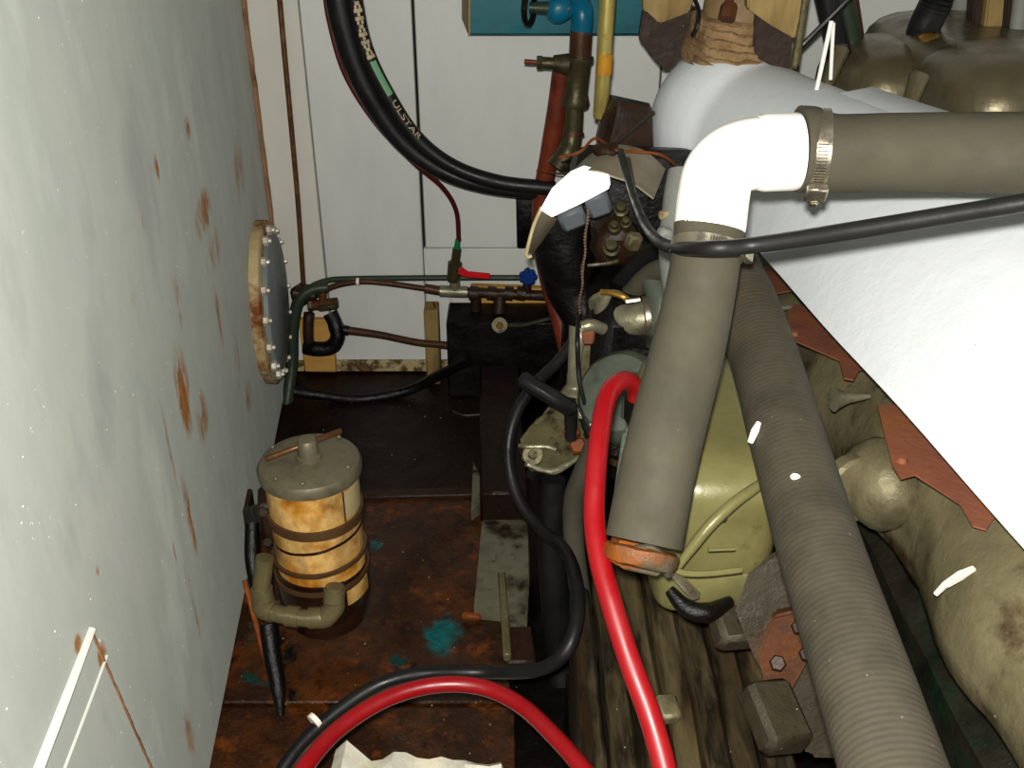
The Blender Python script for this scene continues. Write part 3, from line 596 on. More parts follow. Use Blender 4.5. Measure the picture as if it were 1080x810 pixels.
sm = lag.modifiers.new('soften', 'SMOOTH'); sm.factor = .5; sm.iterations = 24
gs = thing('stub_pipe', 'grey painted pipe stub with a tan ring, standing behind the vertical hose', 'pipe', at(705, 320, d=1.43))
MB().tube([at(726, 180, d=1.45), at(721, 230, d=1.45), at(721, 280, d=1.43), at(728, 335, d=1.42)], [.030, .034, .036, .034], 18, 8).wobble(.003, 30).done('stub_body', 'grey_lagging', gs)
MB().lathe([(.0355, -.006), (.037, 0), (.0355, .006)], at(721, 228, d=1.45), (0.05, .3, 1), 20).done('ring', 'cream_rust', gs)
MB().box(at(700, 250, d=1.4), (.022, .02, .03), (.2, .3, .2), .005).done('sealant_lump', 'grey_lagging', gs)

el = thing('pipe_elbow', 'bright white plastic elbow joining the horizontal and the vertical grey hoses', 'elbow', at(748, 245, d=.985))
D = .985
ep = [at(838, 160, d=D), at(812, 161, d=D), at(790, 163, d=D), at(771, 170, d=D), at(758, 184, d=D), at(753, 204, d=D), at(749, 238, d=D)]
MB().tube(ep, .0352, 30, 8).done('bend', 'white_plastic', el)
e0 = (ep[1] - ep[0]).normalized(); e1 = (ep[5] - ep[6]).normalized()
MB().lathe([(.033, 0), (.0372, .0), (.0378, .003), (.0378, .034), (.0362, .039)], at(841, 160, d=D), e0, 36).done('socket', 'white_plastic', el)
MB().lathe([(.031, -.002), (.0345, -.002), (.0352, .001), (.0352, .036), (.034, .041)], at(748.5, 241, d=D), e1, 36).done('socket', 'white_plastic', el)
HP2 = [at(842, 158, d=D), at(852, 158, d=D), at(866, 160.5, d=D - .002), at(885, 162, d=D - .005), at(940, 161, d=D - .012), at(1010, 161, d=D - .025), at(1080, 162, d=D - .04), at(1180, 166, d=D - .055), at(1320, 172, d=D - .06), at(1600, 184, d=D - .06)]
hose('grey_hose', 'grey rubber hose running right from the white elbow across the exhaust pipe', HP2, [.0425, .0418, .0385, .0378, .0378, .038, .0384, .0388, .039, .039], 'rubber_grey', 36, 8)
clamp('steel worm-drive clamp on the horizontal hose beside the white elbow', at(862, 160, d=D), HP2[4] - HP2[1], .0405, V((.0, -.6, -.55)), .0165)
HP3 = [at(748.5, 238, d=.985), at(747, 252, d=.985), at(745, 268, d=.982), at(738, 310, d=.978), at(725, 370, d=.972), at(707, 440, d=.965), at(692, 505, d=.957), at(679, 572, d=.95)]
hose('grey_hose', 'grey rubber hose dropping from the white elbow to the rusty flange', HP3, [.0350, .0345, .0338, .0345, .036, .0368, .0368, .0372], 'rubber_grey', 36, 8)
clamp('steel clamp on the vertical hose below the white elbow, behind the cord', at(745.5, 264, d=.983), HP3[3] - HP3[1], .0348, V((.75, -.5, .0)), .014)
fg = thing('hose_flange', 'orange rusty flange and clamp at the foot of the vertical grey hose', 'flange', at(672, 600, d=.96))
fc = at(677, 578, d=.955); fax = HP3[-2] - HP3[-1]
MB().lathe([(.028, -.018), (.034, -.016), (.0365, -.01), (.0365, -.002), (.034, .0)], fc, fax, 28).wobble(.002, 60).done('collar', 'flange_rust', fg)
MB().prism([at(640, 590, d=.95), at(650, 571, d=.96), at(697, 580, d=.96), at(706, 598, d=.95), at(698, 611, d=.94), at(655, 600, d=.94)], (0, .03, -.012), .004).wobble(.002, 40).done('lug', 'flange_rust', fg)
MB().tube([at(672, 582, d=.925), at(690, 586, d=.925), at(703, 594, d=.93), at(705, 606, d=.94)], .004, 8, 6).done('wire_clip', 'steel_bright', fg)
MB().tube([at(670, 578, d=.93), at(686, 577, d=.935), at(698, 584, d=.94)], .003, 8, 6).done('wire_clip', 'steel_bright', fg)

# ribbed suction hose along the engine
CH = [at(768, 285, d=1.25), at(785, 320, d=1.2), at(808, 385, d=1.12), at(835, 480, d=1.01), at(868, 590, d=.905), at(905, 700, d=.81), at(938, 800, d=.735), at(970, 900, d=.67)]
sp = spline(CH, 90); acc = [0]
for i in range(1, len(sp)): acc.append(acc[-1] + (sp[i] - sp[i - 1]).length)
MB().tube(sp, lambda f: .0385 + 0.00016 * math.sin(acc[int(round(f * (len(sp) - 1)))] * 2 * math.pi / .0062), 30, 1, raw=True).done('ribbed_hose', 'hose_cloth', label='thick grey ribbed cloth hose slanting down in front of the engine', cat='hose')
def chip(label, poly, dd):
    MB().prism([at(px, py, d=dd) for px, py in poly], (0, .004, -.003), .0005).done('paint_chip', 'white_chip', label=label, cat='scrap')
def onhose(px, py):  # depth of the near side of the ribbed hose there
    r = ray(px, py); best = 9
    for p in sp:
        t = (p - CAM).dot(r) / r.dot(r); e = (CAM + r * t - p).length
        if e < .039:
            L_ = (p - CAM).length; best = min(best, t - math.sqrt(max(0, .0395 ** 2 - e * e)) / r.length)
    return best if best < 9 else 1
chip('white paint chip on the left flank of the ribbed hose', [(789, 466), (793, 453), (799, 444), (803, 446), (800, 456), (794, 468)], onhose(797, 456) - .003)
chip('round white paint spot on the middle of the ribbed hose', [(834, 502), (837, 499), (842, 500), (845, 503), (842, 506), (836, 506)], onhose(839, 502) - .002)

# ------------------------------------------------------------------ engine
eng = thing('engine', 'greasy grey-green diesel engine with red gaskets under the white exhaust pipe', 'engine', (.6, .9, .1))
prof = [(.53, .70), (.475, .697), (.452, .668), (.436, .635), (.428, .595), (.434, .565), (.46, .535), (.54, .515), (1.05, .515), (1.05, .66), (.62, .66)]
def loft(prof, ys, fn=None, slope=.119):
    R_ = []
    for y in ys:
        R_.append([V((x + (fn(y, z) if fn else 0), y, z - (slope if y > .87 else .04) * (y - .87))) for x, z in prof])
    return R_
def on_head(px, py, z0=.70, lift=0):
    y = .9
    for _ in range(20): y = at(px, py, Z=z0 + lift - (.119 if y > .87 else .04) * (y - .87)).y
    return at(px, py, Y=y)
mb = MB(); mb.rings(loft(prof, [.1 + .02 * k for k in range(80)], lambda y, z: (.010 * math.sin(y * 24) if .56 < z < .69 else 0))); mb.wobble(.004, 14).wobble(.0015, 45)
mb.done('cylinder_head', 'cast_grey', eng, ang=60)
mb = MB(); mb.rings(loft([(.56, .56), (.52, .53), (.52, .46), (.49, .43), (.49, .30), (.54, .25), (.54, .08), (1.05, .08), (1.05, .56)], [.1 + .04 * k for k in range(36)], None, .04)); mb.wobble(.006, 9)
mb.done('block', 'block_green', eng)
MB().box((.215, 1.67, .535), (.23, .12, .53), None, .035, 2).wobble(.016, 14).done('front_cover', 'black_grease', eng)
MB().box((.25, 1.50, .46), (.24, .24, .34), None, .03).wobble(.01, 9).done('timing_case', 'black_grease', eng)
MB().box((.33, 1.40, .40), (.16, .30, .30), None, .03).wobble(.01, 9).done('side_cover', 'black_grease', eng)
# gaskets sticking out below the pipe
def gask(poly):
    pp_ = [on_head(px, py, .70, .006) for px, py in poly]
    MB().prism(pp_, (.0, .0, .002), 0).done('gasket', 'gasket_red', eng)
gask([(790, 284), (830, 285), (846, 306), (832, 308), (815, 311), (806, 292)])
gask([(830, 330), (838, 322), (880, 330), (925, 385), (906, 392), (900, 402), (890, 400), (885, 381), (842, 362), (832, 358)])
gask([(925, 428), (965, 430), (1022, 500), (1062, 545), (1048, 548), (1040, 560), (1026, 556), (1013, 533), (965, 502), (950, 506), (941, 492)])
for px, py in ((951, 487), (838, 354)):
    p_ = on_head(px, py, .70, .007); MB().cyl(p_, p_ + V((0, 0, .006)), .006, .004, 10).done('bolt', 'gasket_red', eng)
# pale casting lugs, bosses on the head
for (px, py) in ((799, 327), (879, 421)):
    a, b = on_head(px, py, .69), on_head(px + 38, py - 3, .69)
    MB().lathe([(.016, 0), (.013, .004), (.007, .02), (.003, (b - a).length)], a, b - a, 14).done('lug', 'bronze_grey', eng)
c_ = on_head(905, 500, .655); MB().ball(c_ + V((.03, .01, -.02)), (.042, .06, .05), 18, (0, .3, .2)).wobble(.004, 20).done('boss', 'cast_grey', eng)
MB().lathe([(.036, -.012), (.040, -.008), (.040, .008), (.036, .012)], on_head(886, 505, .65) + V((.02, .01, -.02)), (.3, -.9, .2), 24).done('boss', 'cast_grey', eng)
chp = [on_head(px, py, .665, .004) for px, py in ((985, 624), (994, 614), (1010, 602), (1026, 596), (1030, 600), (1018, 608), (1000, 617), (989, 627))]
MB().prism(chp, (.0, .0, -.003), .0006).done('paint_chip', 'white_chip', label='long white paint chip lying on the grey cylinder head', cat='scrap')
# valve cover behind the exhaust pipe
vc = thing('valve_cover', 'domed olive-grey valve cover with bolt columns behind the exhaust pipe', 'cover', (.85, 1.7, .78))
c1, c2 = at(926, 84, d=1.86), at(1042, 100, d=1.58)
MB().box((c1.x + .20, 1.62, .80), (.36, .86, .08), None, .02, 2).done('cover_base', 'cast_cover', vc)
for c, rx in ((c1, .165), (c2, .165)):
    MB().super((c.x + .07, c.y + .02, c.z - .045), (rx, .155, .115), .6, .6).done('dome', 'cast_cover', vc)
MB().super((c2.x + .20, c1.y - .04, c1.z - .03), (.26, .36, .125), .4, .5).done('cover_top', 'cast_cover', vc)
for p, q, dd in (((887, 52), (868, 100), 1.70), ((970, 80), (955, 122), 1.49)):
    a, b = at(*p, d=dd), at(*q, d=dd)
    o = MB().cyl(b, a, .010, .0155, 14).done('bolt_column', 'cast_cover', vc)
    MB().hexa(a, (0, -.2, 1), .012, .007).done('bolt_head', 'brown_pipe', o)
MB().lathe([(.020, -.01), (.021, .004), (.015, .009), (.001, .011)], at(981, 42, d=1.78), (0, -.2, 1), 18).done('filler_cap', 'brass', vc)
MB().lathe([(.02, -.01), (.02, .004), (.010, .005), (.009, .012), (.001, .012)], at(1001, 59, d=1.68), (0, -.25, 1), 18).done('bolt_head', 'brown_pipe', vc)

# olive cooler end cover below the hoses
oc = thing('oil_cooler', 'olive green cast cooler housing with rounded end between the grey hoses', 'cooler', (.23, 1.0, .51))
MB().super((.232, 1.02, .60), (.072, .165, .093), .42, .42, 44, 23).wobble(.003, 12).done('housing', 'cast_olive', oc)
MB().super((.226, .985, .535), (.066, .135, .036), .30, .32, 40, 13).done('end_lip', 'cast_olive', oc)
rib = [at(818, 497, d=1.075), at(800, 512, d=1.05), at(775, 530, d=1.035), at(750, 553, d=1.03), at(728, 580, d=1.035), at(716, 597, d=1.04)]
MB().tube(rib, [.004, .006, .0065, .006, .004], 10, 8).done('rib', 'cast_olive', oc)
MB().tube([at(708, 597, d=1.03), at(720, 604, d=1.03), at(745, 605, d=1.03), at(782, 601, d=1.035)], .0035, 8, 6).done('rib', 'cast_olive', oc)
MB().tube([at(747, 580, d=1.03), at(775, 579, d=1.035)], .002, 6, 4).done('raised_mark', 'cast_olive', oc)
MB().tube([at(752, 556, d=1.03), at(758, 549, d=1.03), at(764, 549, d=1.032), at(766, 545, d=1.035)], .0016, 6, 4).done('raised_mark', 'steel_dark', oc)
MB().tube([at(706, 622, d=1.07), at(724, 641, d=1.06), at(745, 646, d=1.06), at(770, 634, d=1.08)], [.006, .010, .011, .006], 12, 8).done('oil_drip', 'black_grease', oc)
MB().prism([at(706, 608, d=1.05), at(730, 634, d=1.05), at(738, 632, d=1.055), at(712, 606, d=1.055)], (.003, .01, 0), .001).done('bright_edge', 'steel_bright', oc)

# engine bed timbers
bed = thing('engine_bed', 'long weathered grey timber engine bed running along below the cooler', 'timber', (.2, .9, .0))
xs = [.085, .118, .150, .186, .222, .255, .292, .335]; tops = [.30, .335, .35, .36, .362, .352, .345]
for i in range(7):
    mbx = MB(); x0, x1 = xs[i] + .002, xs[i + 1] - .002; zt = tops[i]
    mbx.rings([[V((x0 + .0, y, .12)), V((x0, y, zt - .006)), V((x0 + .005, y, zt)), V((x1 - .005, y, zt)), V((x1, y, zt - .006)), V((x1, y, .12))] for y in [.2 + .03 * k for k in range(32)]])
    mbx.wobble(.005, 6).wobble(.002, 30).done('plank', 'bed_timber', bed)
MB().box((.21, .665, .03), (.25, .92, .19)).wobble(.004, 8).done('bearer', 'black_grease', bed)
MB().box(at(704, 748, Z=.365), (.026, .035, .018), (.1, 0, .1), .004).wobble(.002, 40).done('metal_block', 'cast_grey', label='small pale grey block lying on the timber engine bed', cat='block')
em = thing('engine_mount', 'rust-stained grey engine mount bracket between timber bed and ribbed hose', 'bracket', (.33, .8, .33))
MB().prism([at(px, py, d=1.10) for px, py in ((790, 600), (835, 570), (880, 690), (905, 800), (850, 800), (800, 690), (770, 650))], (.06, .08, -.05), .006).wobble(.006, 14).done('plate', 'mount_metal', em)
MB().box(at(775, 655, d=1.13), (.055, .06, .03), (.3, .1, .2), .006).wobble(.003, 40).done('foot', 'mount_metal', em)
MB().box(at(818, 755, d=1.03), (.05, .07, .035), (.3, .15, .25), .006).wobble(.003, 40).done('foot', 'mount_metal', em)
MB().prism([at(px, py, d=1.08) for px, py in ((812, 650), (850, 640), (858, 690), (830, 735), (808, 730), (800, 690))], (.01, .02, -.01), .003).wobble(.004, 30).done('rust_scale', 'rusty', em)
for px, py in ((843, 662), (820, 700), (851, 690)):
    MB().hexa(at(px, py, d=1.06), (-.2, -.6, .7), .009, .012).done('bolt', 'brown_grease', em)

# ------------------------------------------------------------------ pump, silver elbow, brackets, handle
pm = thing('water_pump', 'grey-green round pump body with orange rust behind the red hose', 'pump', at(655, 450, Y=1.3))
pa = V((-.42, -.62, .62)).normalized(); pc = at(661, 421, Y=1.29)
MB().lathe([(.02, .05), (.058, .045), (.068, .03), (.072, .0), (.072, -.06)], pc, pa, 36).done('pump_body', 'pump_green', pm)
MB().lathe([(.07, -.025), (.086, -.025), (.090, -.03), (.090, -.045), (.07, -.05)], pc, pa, 40).done('ring', 'black_grease', pm)
MB().lathe([(.088, -.05), (.10, -.055), (.10, -.13), (.06, -.14)], pc, pa, 40).done('back_housing', 'brown_grease', pm)
MB().cyl(at(668, 440, Y=1.17), at(672, 395, Y=1.19), .018, None, 16).done('outlet', 'pump_green', pm)
MB().box(at(676, 424, Y=1.19), (.03, .03, .055), (.2, .2, .3), .006).wobble(.003, 40).done('lug', 'orange_rust', pm)
MB().prism([at(655, 455, Y=1.12), at(668, 450, Y=1.12), at(668, 520, Y=1.06), at(650, 560, Y=1.02), at(642, 545, Y=1.04)], (.02, .03, 0), .004).done('mounting_leg', 'pump_green', pm)
se = thing('bronze_elbow', 'shiny bronze-grey elbow with clamps, above the round pump', 'elbow', at(665, 355, Y=1.42))
MB().tube([at(640, 316, Y=1.45), at(643, 330, Y=1.43), at(658, 337, Y=1.41), at(676, 336, Y=1.40), at(690, 333, Y=1.40)], [.020, .025, .027, .027, .026], 20, 8).done('elbow_body', 'bronze_grey', se)
MB().tube([at(690, 296, Y=1.43), at(697, 318, Y=1.40), at(697, 345, Y=1.38), at(693, 372, Y=1.37)], .021, 16, 8).done('side_pipe', 'pump_green', se)
MB().lathe([(.031, -.006), (.033, -.004), (.033, .004), (.031, .006)], at(682, 334, Y=1.40), (1, 0, .1), 24).done('band', 'steel_bright', se)
MB().lathe([(.024, -.004), (.03, -.003), (.03, .004), (.024, .005)], at(640, 318, Y=1.447), at(640, 316, Y=1.45) - at(643, 330, Y=1.43), 20).done('end_collar', 'bronze_grey', se)
MB().tube([at(634, 308, Y=1.42), at(645, 309, Y=1.41), at(658, 313, Y=1.40), at(664, 318, Y=1.40)], .005, 8, 6).done('clip', 'brass', se)
MB().tube([at(660, 318, Y=1.38), at(675, 316, Y=1.38)], .005, 8, 4).done('clip', 'steel_bright', se)
hose('bypass_hose', 'black hose arching over the bronze elbow toward the exhaust pipe', [at(652, 305, Y=1.5), at(668, 285, Y=1.48), at(688, 268, Y=1.45), at(706, 258, Y=1.42)], .018, 'rubber_black')
hose('bypass_hose', 'dark grey hose behind the bronze elbow, curving up to the stub pipe', [at(664, 312, Y=1.46), at(680, 295, Y=1.44), at(695, 285, Y=1.42), at(712, 285, Y=1.4)], .017, 'rubber_grey')
hose('intake_hose', 'fat black hose hanging behind the lamp pull chain', [at(592, 235, Y=1.62), at(595, 265, Y=1.62), at(604, 300, Y=1.62), at(618, 335, Y=1.6)], [.05, .052, .05, .04], 'black_grease', 20)
# dark fittings on the front of the engine below the lamp
ff = thing('injector_block', 'cluster of greasy brown fittings and bright nuts under the work lamp', 'fitting', at(650, 260, Y=1.5))
MB().box(at(648, 255, Y=1.53), (.07, .06, .07), (.2, .1, .2), .015).wobble(.008, 30).done('fitting_body', 'brown_grease', ff)
for px, py, r_ in ((655, 222, .012), (648, 240, .010), (660, 236, .009), (645, 262, .015), (668, 258, .014)):
    a = at(px, py, Y=1.50); MB().lathe([(r_, -.02), (r_, .004), (r_ * .7, .006), (r_ * .6, .016), (.001, .017)], a, (-.1, -.7, .7), 12).done('nut', 'green_brass', ff)
MB().box(at(668, 255, Y=1.48), (.024, .02, .028), (.2, .2, .3), .004).done('tag_plate', 'cast_grey', ff)
MB().tube([at(620, 280, Y=1.5), at(640, 278, Y=1.49), at(652, 275, Y=1.48)], .003, 6, 6).done('bright_line', 'steel_bright', ff)
MB().box(at(662, 133, Y=1.74), (.085, .08, .09), (.0, .1, .1), .012).wobble(.014, 22).done('black_case', 'brown_grease', label='dark greasy case standing behind the work lamp shade', cat='box')
MB().cyl(at(642, 158, Y=1.68), at(690, 118, Y=1.66), .003, None, 6).done('wire_stay', 'steel_dark', label='thin dark stay wire slanting across the black case', cat='wire')
# casting with a lever column
cb = thing('casting_bracket', 'greenish cast bracket with bolt holes and a bone-shaped strut behind the black handle', 'bracket', at(590, 495, Y=1.3))
MB().prism([at(px, py, Y=1.42) for px, py in ((548, 470), (600, 405), (618, 350), (640, 345), (640, 420), (618, 470), (598, 492), (565, 500), (550, 490))], (.01, .05, -.02), .006).wobble(.003, 30).done('web', 'cast_grey', cb)
MB().prism([at(px, py, Y=1.33) for px, py in ((546, 468), (560, 448), (588, 428), (608, 440), (622, 452), (622, 470), (604, 490), (586, 498), (562, 496), (547, 484))], (.005, .03, -.01), .006).wobble(.003, 40).done('foot', 'cast_dark', cb)
MB().lathe([(.016, 0), (.016, .006), (.008, .006), (.008, .0)], at(562, 480, Y=1.32), (-.1, -.75, .6), 18).done('eye', 'cast_dark', cb)
MB().tube([at(548, 470, Y=1.32), at(556, 471, Y=1.31), at(575, 471, Y=1.31), at(586, 474, Y=1.31)], .0035, 8, 6).done('bright_edge', 'bronze_grey', cb)
MB().tube([at(556, 489, Y=1.31), at(568, 494, Y=1.31), at(584, 497, Y=1.31), at(598, 490, Y=1.31), at(612, 480, Y=1.31)], .005, 8, 6).wobble(.002, 60).done('bright_edge', 'bronze_grey', cb)
MB().tube([at(612, 346, Y=1.38), at(608, 362, Y=1.37), at(605, 390, Y=1.36), at(604, 408, Y=1.36), at(602, 420, Y=1.35)], [.020, .013, .010, .012, .020], 14, 8, flat=.6).done('strut', 'bronze_grey', cb)
MB().tube([at(614, 345, Y=1.37), at(624, 343, Y=1.37), at(636, 347, Y=1.38)], .010, 10, 6).done('strut_head', 'bronze_grey', cb)
MB().box(at(620, 354, Y=1.37), (.02, .02, .025), None, .004).done('bush', 'gasket_red', cb)
for px, py in ((603, 458), (610, 472)):
    MB().hexa(at(px, py, Y=1.30), (-.1, -.7, .7), .014, .02).done('bolt', 'orange_rust', cb)
MB().cyl(at(613, 440, Y=1.30), at(612, 420, Y=1.31), .009, .007, 12).done('pin', 'bronze_grey', cb)
th_ = thing('pull_handle', 'black T-shaped grip handle standing before the cast bracket', 'handle', at(603, 460, Y=1.28))
MB().bar(at(548, 398, Y=1.28), at(607, 434, Y=1.26), .022, .024, .006, V((.2, -.6, .8))).done('grip', 'rubber_black', th_)
MB().cyl(at(602, 428, Y=1.27), at(602, 462, Y=1.27), .011, .009, 14).done('stem', 'rubber_black', th_)
MB().bar(at(623, 447, Y=1.22), at(627, 456, Y=1.22), .003, .003).done('white_splinter', 'white_chip', label='tiny white splinter beside the red hose below the handle', cat='scrap')
hose('chain_cable', 'thin black cable hanging below the lamp chain down to the bracket', [at(611, 333, Y=1.44), at(609, 352, Y=1.3), at(610, 390, Y=1.28), at(614, 415, Y=1.27), at(622, 445, Y=1.27)], .0035, 'rubber_black', cat='cable')

# ------------------------------------------------------------------ black and red hoses in the middle and on the floor
hose('black_hose', 'long black hose dropping past the bracket and looping across the floor plates', [at(636, 318, Y=1.52), at(612, 350, Y=1.50), at(588, 382, Y=1.46), at(562, 408, Y=1.42), at(543, 440, Y=1.38), at(536, 480, Y=1.34), at(546, 525, Y=1.29), at(570, 558, Y=1.24), at(594, 578, Y=1.18),
     at(607, 610, Y=1.07), at(609, 650, Y=1.00), at(596, 688, Y=.96), at(565, 707, Y=.97), at(510, 709, Y=1.0), at(450, 710, Y=.99), at(400, 722, Y=.97), at(350, 755, Y=.94), at(312, 792, Y=.91), at(280, 840, Y=.87)], .0098, 'rubber_black', 14, 10)
hose('stand_hose', 'thick black hose standing in the dark gap beside the grey floor plate', [at(584, 505, Y=1.36), at(582, 550, Y=1.35), at(584, 610, Y=1.33), at(590, 690, Y=1.3), at(592, 720, Y=1.28)], [.020, .024, .026, .026, .024], 'rubber_black', 18)
hose('stand_hose', 'dark hose bending down from the pump behind the red hose', [at(628, 470, Y=1.26), at(615, 500, Y=1.27), at(605, 530, Y=1.28), at(606, 580, Y=1.26), at(614, 640, Y=1.22)], .017, 'rubber_grey', 14)
MB().tube([at(566, 500, Y=1.45), at(568, 560, Y=1.45), at(570, 650, Y=1.45)], .02, 12, 6).done('drain_pipe', 'black_grease', label='black greasy drain pipe standing under the cast bracket', cat='pipe')
RP = [at(670, 432, d=1.14), at(671, 412, d=1.12), at(662, 402, d=1.10), at(650, 405, d=1.08), at(640, 420, d=1.06), at(633, 455, d=1.03), at(628, 505, d=1.0), at(627, 550, d=.98), at(633, 592, d=.96), at(646, 640, d=.94), at(664, 697, d=.92), at(686, 757, d=.90), at(702, 815, d=.88), at(712, 870, d=.86)]
hose('red_hose', 'bright red rubber hose rising from the timbers and hooking over into the pump', RP, .0108, 'red_rubber', 20, 12)
MB().cyl(at(671, 418, d=1.13), at(670, 440, d=1.15), .0135, None, 14).done('hose_ferrule', 'black_grease', label='dark ferrule on the upper end of the red hose', cat='fitting')
hose('red_hose', 'bright red hose arching low across the floor plates at the bottom', [at(295, 850, d=1.10), at(325, 804, d=1.15), at(358, 768, d=1.2), at(405, 738, d=1.24), at(455, 723, d=1.26), at(505, 724, d=1.26), at(548, 743, d=1.23), at(588, 780, d=1.18), at(622, 820, d=1.13), at(650, 860, d=1.1)], .0105, 'red_rubber', 18, 10)
MB().cyl(at(330, 762, Y=.93), at(334, 758, Y=.935), .0115, None, 12).done('cable_tie', 'white_chip', label='white tie on the black hose at the lower left of its loop', cat='tie')

# ------------------------------------------------------------------ floor things
gp = [at(509, 541, Z=.03), at(562, 546, Z=.03), at(556, 645, Z=.03), at(499, 640, Z=.03)]
MB().prism(gp, (0, 0, -.05), .003).wobble(.002, 20).done('hatch_plate', 'grey_plate', label='small grey painted hatch plate with rust spots on the floor', cat='plate')
MB().bar(at(529, 606, Z=.042), at(535, 694, Z=.035), .014, .018, .002).done('flat_bar', 'olive_pipe', label='narrow metal bar lying on the grey hatch plate', cat='bar')
b0, b1 = at(527, 400, Z=.06), at(532, 536, Z=.06)
MB().bar(b0, b1, .10, .08, .006).done('floor_beam', 'wet_plate', label='dark red-brown steel beam on the floor ending at the grey hatch plate', cat='beam')
MB().prism([at(499, 486, Z=.03), at(506, 500, Z=.03), at(508, 530, Z=.03), at(497, 538, Z=.03)], (0, 0, -.03), .002).done('metal_sliver', 'grey_plate', label='pale pointed metal sliver lying beside the red-brown floor beam', cat='scrap')
MB().box(at(548, 685, Z=.01), (.055, .09, .03), (0, 0, .05), .004).wobble(.003, 30).done('corner_plate', 'brown_grease', label='brown plate beside the narrow metal bar on the floor', cat='plate')
MB().bar(at(487, 649, Z=.012), at(507, 651, Z=.012), .012, .012, .003).done('rust_flake', 'orange_rust', label='orange rust flake near the teal paint splash on the floor', cat='scrap')
# crumpled rag
rows = []
for i in range(9):
    row = []
    for j in range(15):
        a = at(354, 791, Z=.05).lerp(at(528, 806, Z=.05), j / 14); b = at(335, 870, Z=.05).lerp(at(535, 880, Z=.05), j / 14)
        p = a.lerp(b, i / 8); p += V((0, .012 * mnoise.noise(V((j * .6, i * .5, 3))), .022 * mnoise.noise(V((j * .45, i * .5, 0))) + .008 * math.sin(j * 1.4)))
        row.append(p)
    rows.append(row)
MB().sheet(rows, .006).done('rag', 'white_rag', label='crumpled white stained rag lying on the floor at the bottom edge', cat='rag')

# ------------------------------------------------------------------ wrapped riser and timber at the top
wrp = thing('wrapped_riser', 'riser pipe wrapped in tan cloth and brown tape on top of the exhaust pipe', 'pipe', BULB)
q0 = BULB + V((.0, .01, .06)); q1 = q0 + V((.012, .035, .50))
MB().tube([q0, q0.lerp(q1, .5), q1], [.070, .058, .056], 30, 8).wobble(.004, 20).done('tape_sleeve', 'tape_brown', wrp)
cl = MB(); ax = (q1 - q0).normalized()
for k in range(7):
    c = q0.lerp(q1, .10 + .022 * k); cl.lathe([(.070, -.010), (.092 - .002 * k, -.005), (.093 - .002 * k, .005), (.070, .010)], c, ax + V((.1, -.25 + .03 * k, 0)), 34)
cl.wobble(.006, 30).wobble(.003, 70).done('cloth_wrap', 'lagging_cloth', wrp)
MB().hexa(at(766, 20, d=1.60), at(770, 2, d=1.60) - at(766, 20, d=1.60), .014, .026).cyl(at(768, 8, d=1.60), at(771, -12, d=1.60), .007, None, 8).done('bolt', 'rusty', wrp)
MB().tube([at(733, 0, d=1.66), at(737, 12, d=1.65), at(735, 28, d=1.65), at(730, 38, d=1.66)], .004, 6, 6).done('string', 'black_grease', wrp)
def slab(name, label, poly, Y, m, cat, th=.03):
    MB().prism([at(px, py, Y=Y) for px, py in poly], (0, th, 0), .003).wobble(.003, 20).done(name, m, label=label, cat=cat)
slab('wood_board', 'tan board fragment behind the wrapped riser at the top', [(678, -30), (735, -30), (728, 14), (695, 26), (690, 18), (679, 14)], 1.86, 'old_wood', 'wood')
slab('dark_board', 'dark board left of the wrapped riser, above the white pipe', [(679, 13), (694, 4), (697, 24), (736, 8), (734, 40), (708, 72), (700, 74), (690, 62), (674, 42)], 1.88, 'dark_wood', 'wood')  # dark slab beside the riser, a second one below the tan board
slab('wood_board', 'slanting tan board right of the wrapped riser at the top', [(786, -30), (850, -30), (843, 20), (838, 42), (815, 28), (790, 10)], 1.70, 'old_wood', 'wood')
slab('dark_board', 'dark brown board under the slanting tan board, above the exhaust pipe', [(799, 15), (830, 30), (836, 45), (832, 80), (800, 62), (794, 55)], 1.72, 'dark_wood', 'wood')
MB().super(at(720, 0, d=1.9), (.018, .018, .012), .6, .6).done('white_lump', 'white_chip', label='small white lump on the tan board fragment at the top', cat='scrap')

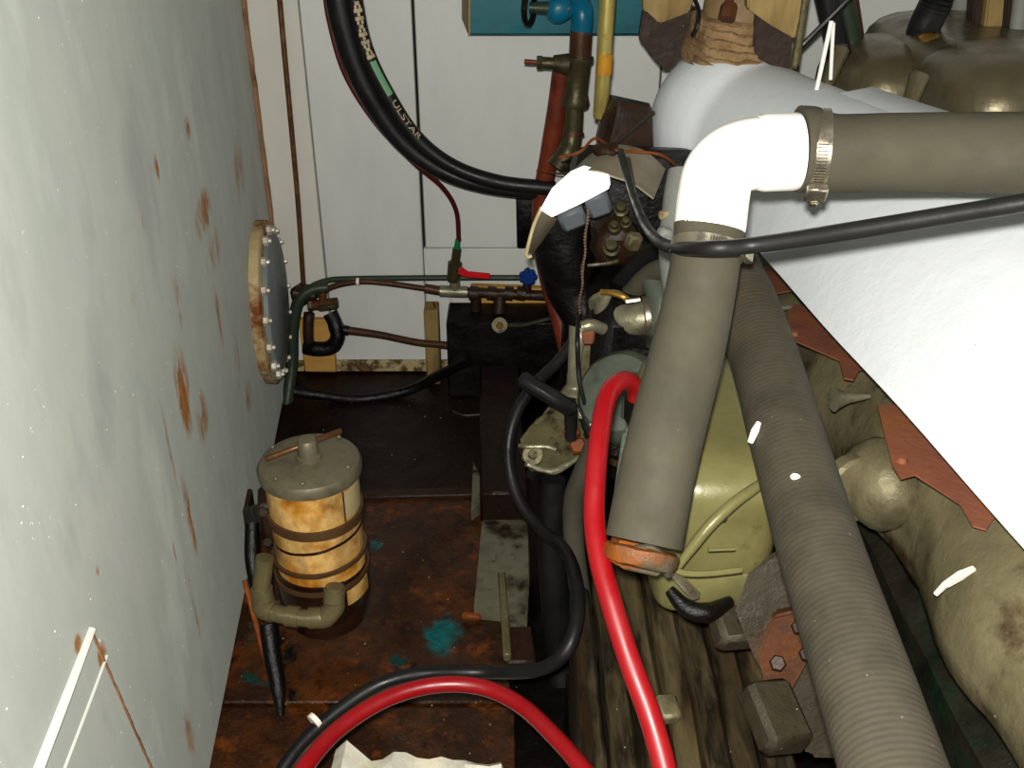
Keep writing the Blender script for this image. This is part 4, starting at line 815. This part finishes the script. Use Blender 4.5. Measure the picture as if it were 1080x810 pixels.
# pipes and cables behind the valve cover
def strip(name, label, a, b, r, m, Y, cat='pipe', seg=12):
    MB().cyl(at(*a, Y=Y), at(*b, Y=Y), r, None, seg).done(name, m, label=label, cat=cat)
strip('conduit', 'narrow dark greenish conduit right of the slanting tan board', (853, -30), (838, 72), .008, 'cast_dark', 1.75)
strip('conduit', 'dark conduit slanting behind the white cable pair', (866, -30), (886, 62), .022, 'rubber_black', 1.9)
strip('conduit', 'grey-green conduit beside the dark one, behind the valve cover', (884, -30), (902, 62), .018, 'dark_green_pipe', 1.95)
strip('conduit', 'thin brown conduit nearest the open grey wall behind the valve cover', (895, -30), (908, 55), .011, 'brown_pipe', 1.98)
strip('cable', 'thin black cable slanting across the gap left of the white cables', (906, -12), (842, 52), .005, 'rubber_black', 1.8, 'cable', 8)
strip('white_cable', 'left one of two white cables dropping behind the exhaust pipe', (877, 22), (861, 96), .0034, 'white_plastic', 1.55, 'cable', 8)
strip('white_cable', 'right one of two white cables dropping behind the exhaust pipe', (879, 24), (876, 84), .003, 'white_plastic', 1.6, 'cable', 8)
rbx = spline([at(1000, -40, Y=1.9), at(988, 0, Y=1.88), at(976, 26, Y=1.9), at(971, 42, Y=1.92)], 30)
MB().tube(rbx, lambda f: .027 + .0025 * math.sin(f * 60 * math.pi), 18, 1, raw=True).done('corrugated_conduit', 'rubber_black', label='black corrugated conduit slanting behind the brass filler cap', cat='hose')
strip('wall_pipe', 'pale grey pipe on the wall right of the corrugated conduit', (1020, -40), (1004, 62), .022, 'grey_lagging', 2.1)
slab('frame_timber', 'brown timber frame strip behind the far end of the valve cover', [(1046, -30), (1062, -30), (1054, 66), (1034, 66)], 1.9, 'old_wood', 'wood', .04)
slab('frame_timber', 'dark timber frame strip left of the brown one at upper right', [(1030, -30), (1046, -30), (1034, 66), (1024, 66)], 1.92, 'dark_wood', 'wood', .04)
slab('frame_timber', 'dark timber frame strip at the upper right corner beside grey pipe', [(1064, -30), (1074, -30), (1064, 66), (1054, 66)], 1.9, 'dark_wood', 'wood', .04)
strip('wall_pipe', 'grey pipe in the upper right corner between timber strips', (1081, -30), (1068, 68), .014, 'grey_lagging', 1.88)

# tiny pale chips added to stand for flash glints on the floor
g = MB()
for k in range(170):
    x, y = random.uniform(-.5, .02), random.uniform(.85, 2.25)
    if x < F1.x + (y - F1.y) * tdir.x / tdir.y + .01: continue
    r_ = random.choice([.0009, .0011, .0014, .0022]); a = random.random() * 6.3
    p = V((x, y, .001)); g._add([p + V((math.cos(a) * r_, math.sin(a) * r_, 0)), p + V((math.cos(a + 2) * r_, math.sin(a + 2) * r_, 0)), p + V((math.cos(a + 4) * r_, math.sin(a + 4) * r_, 0)), p + V((0, 0, r_ * 1.2))], [(0, 1, 3), (1, 2, 3), (2, 0, 3), (0, 2, 1)])
g.done('glint_chips', 'glint_grey', label='pale chips standing in for flash glints on the rusty floor plates', cat='glint_chips', kind='stuff')
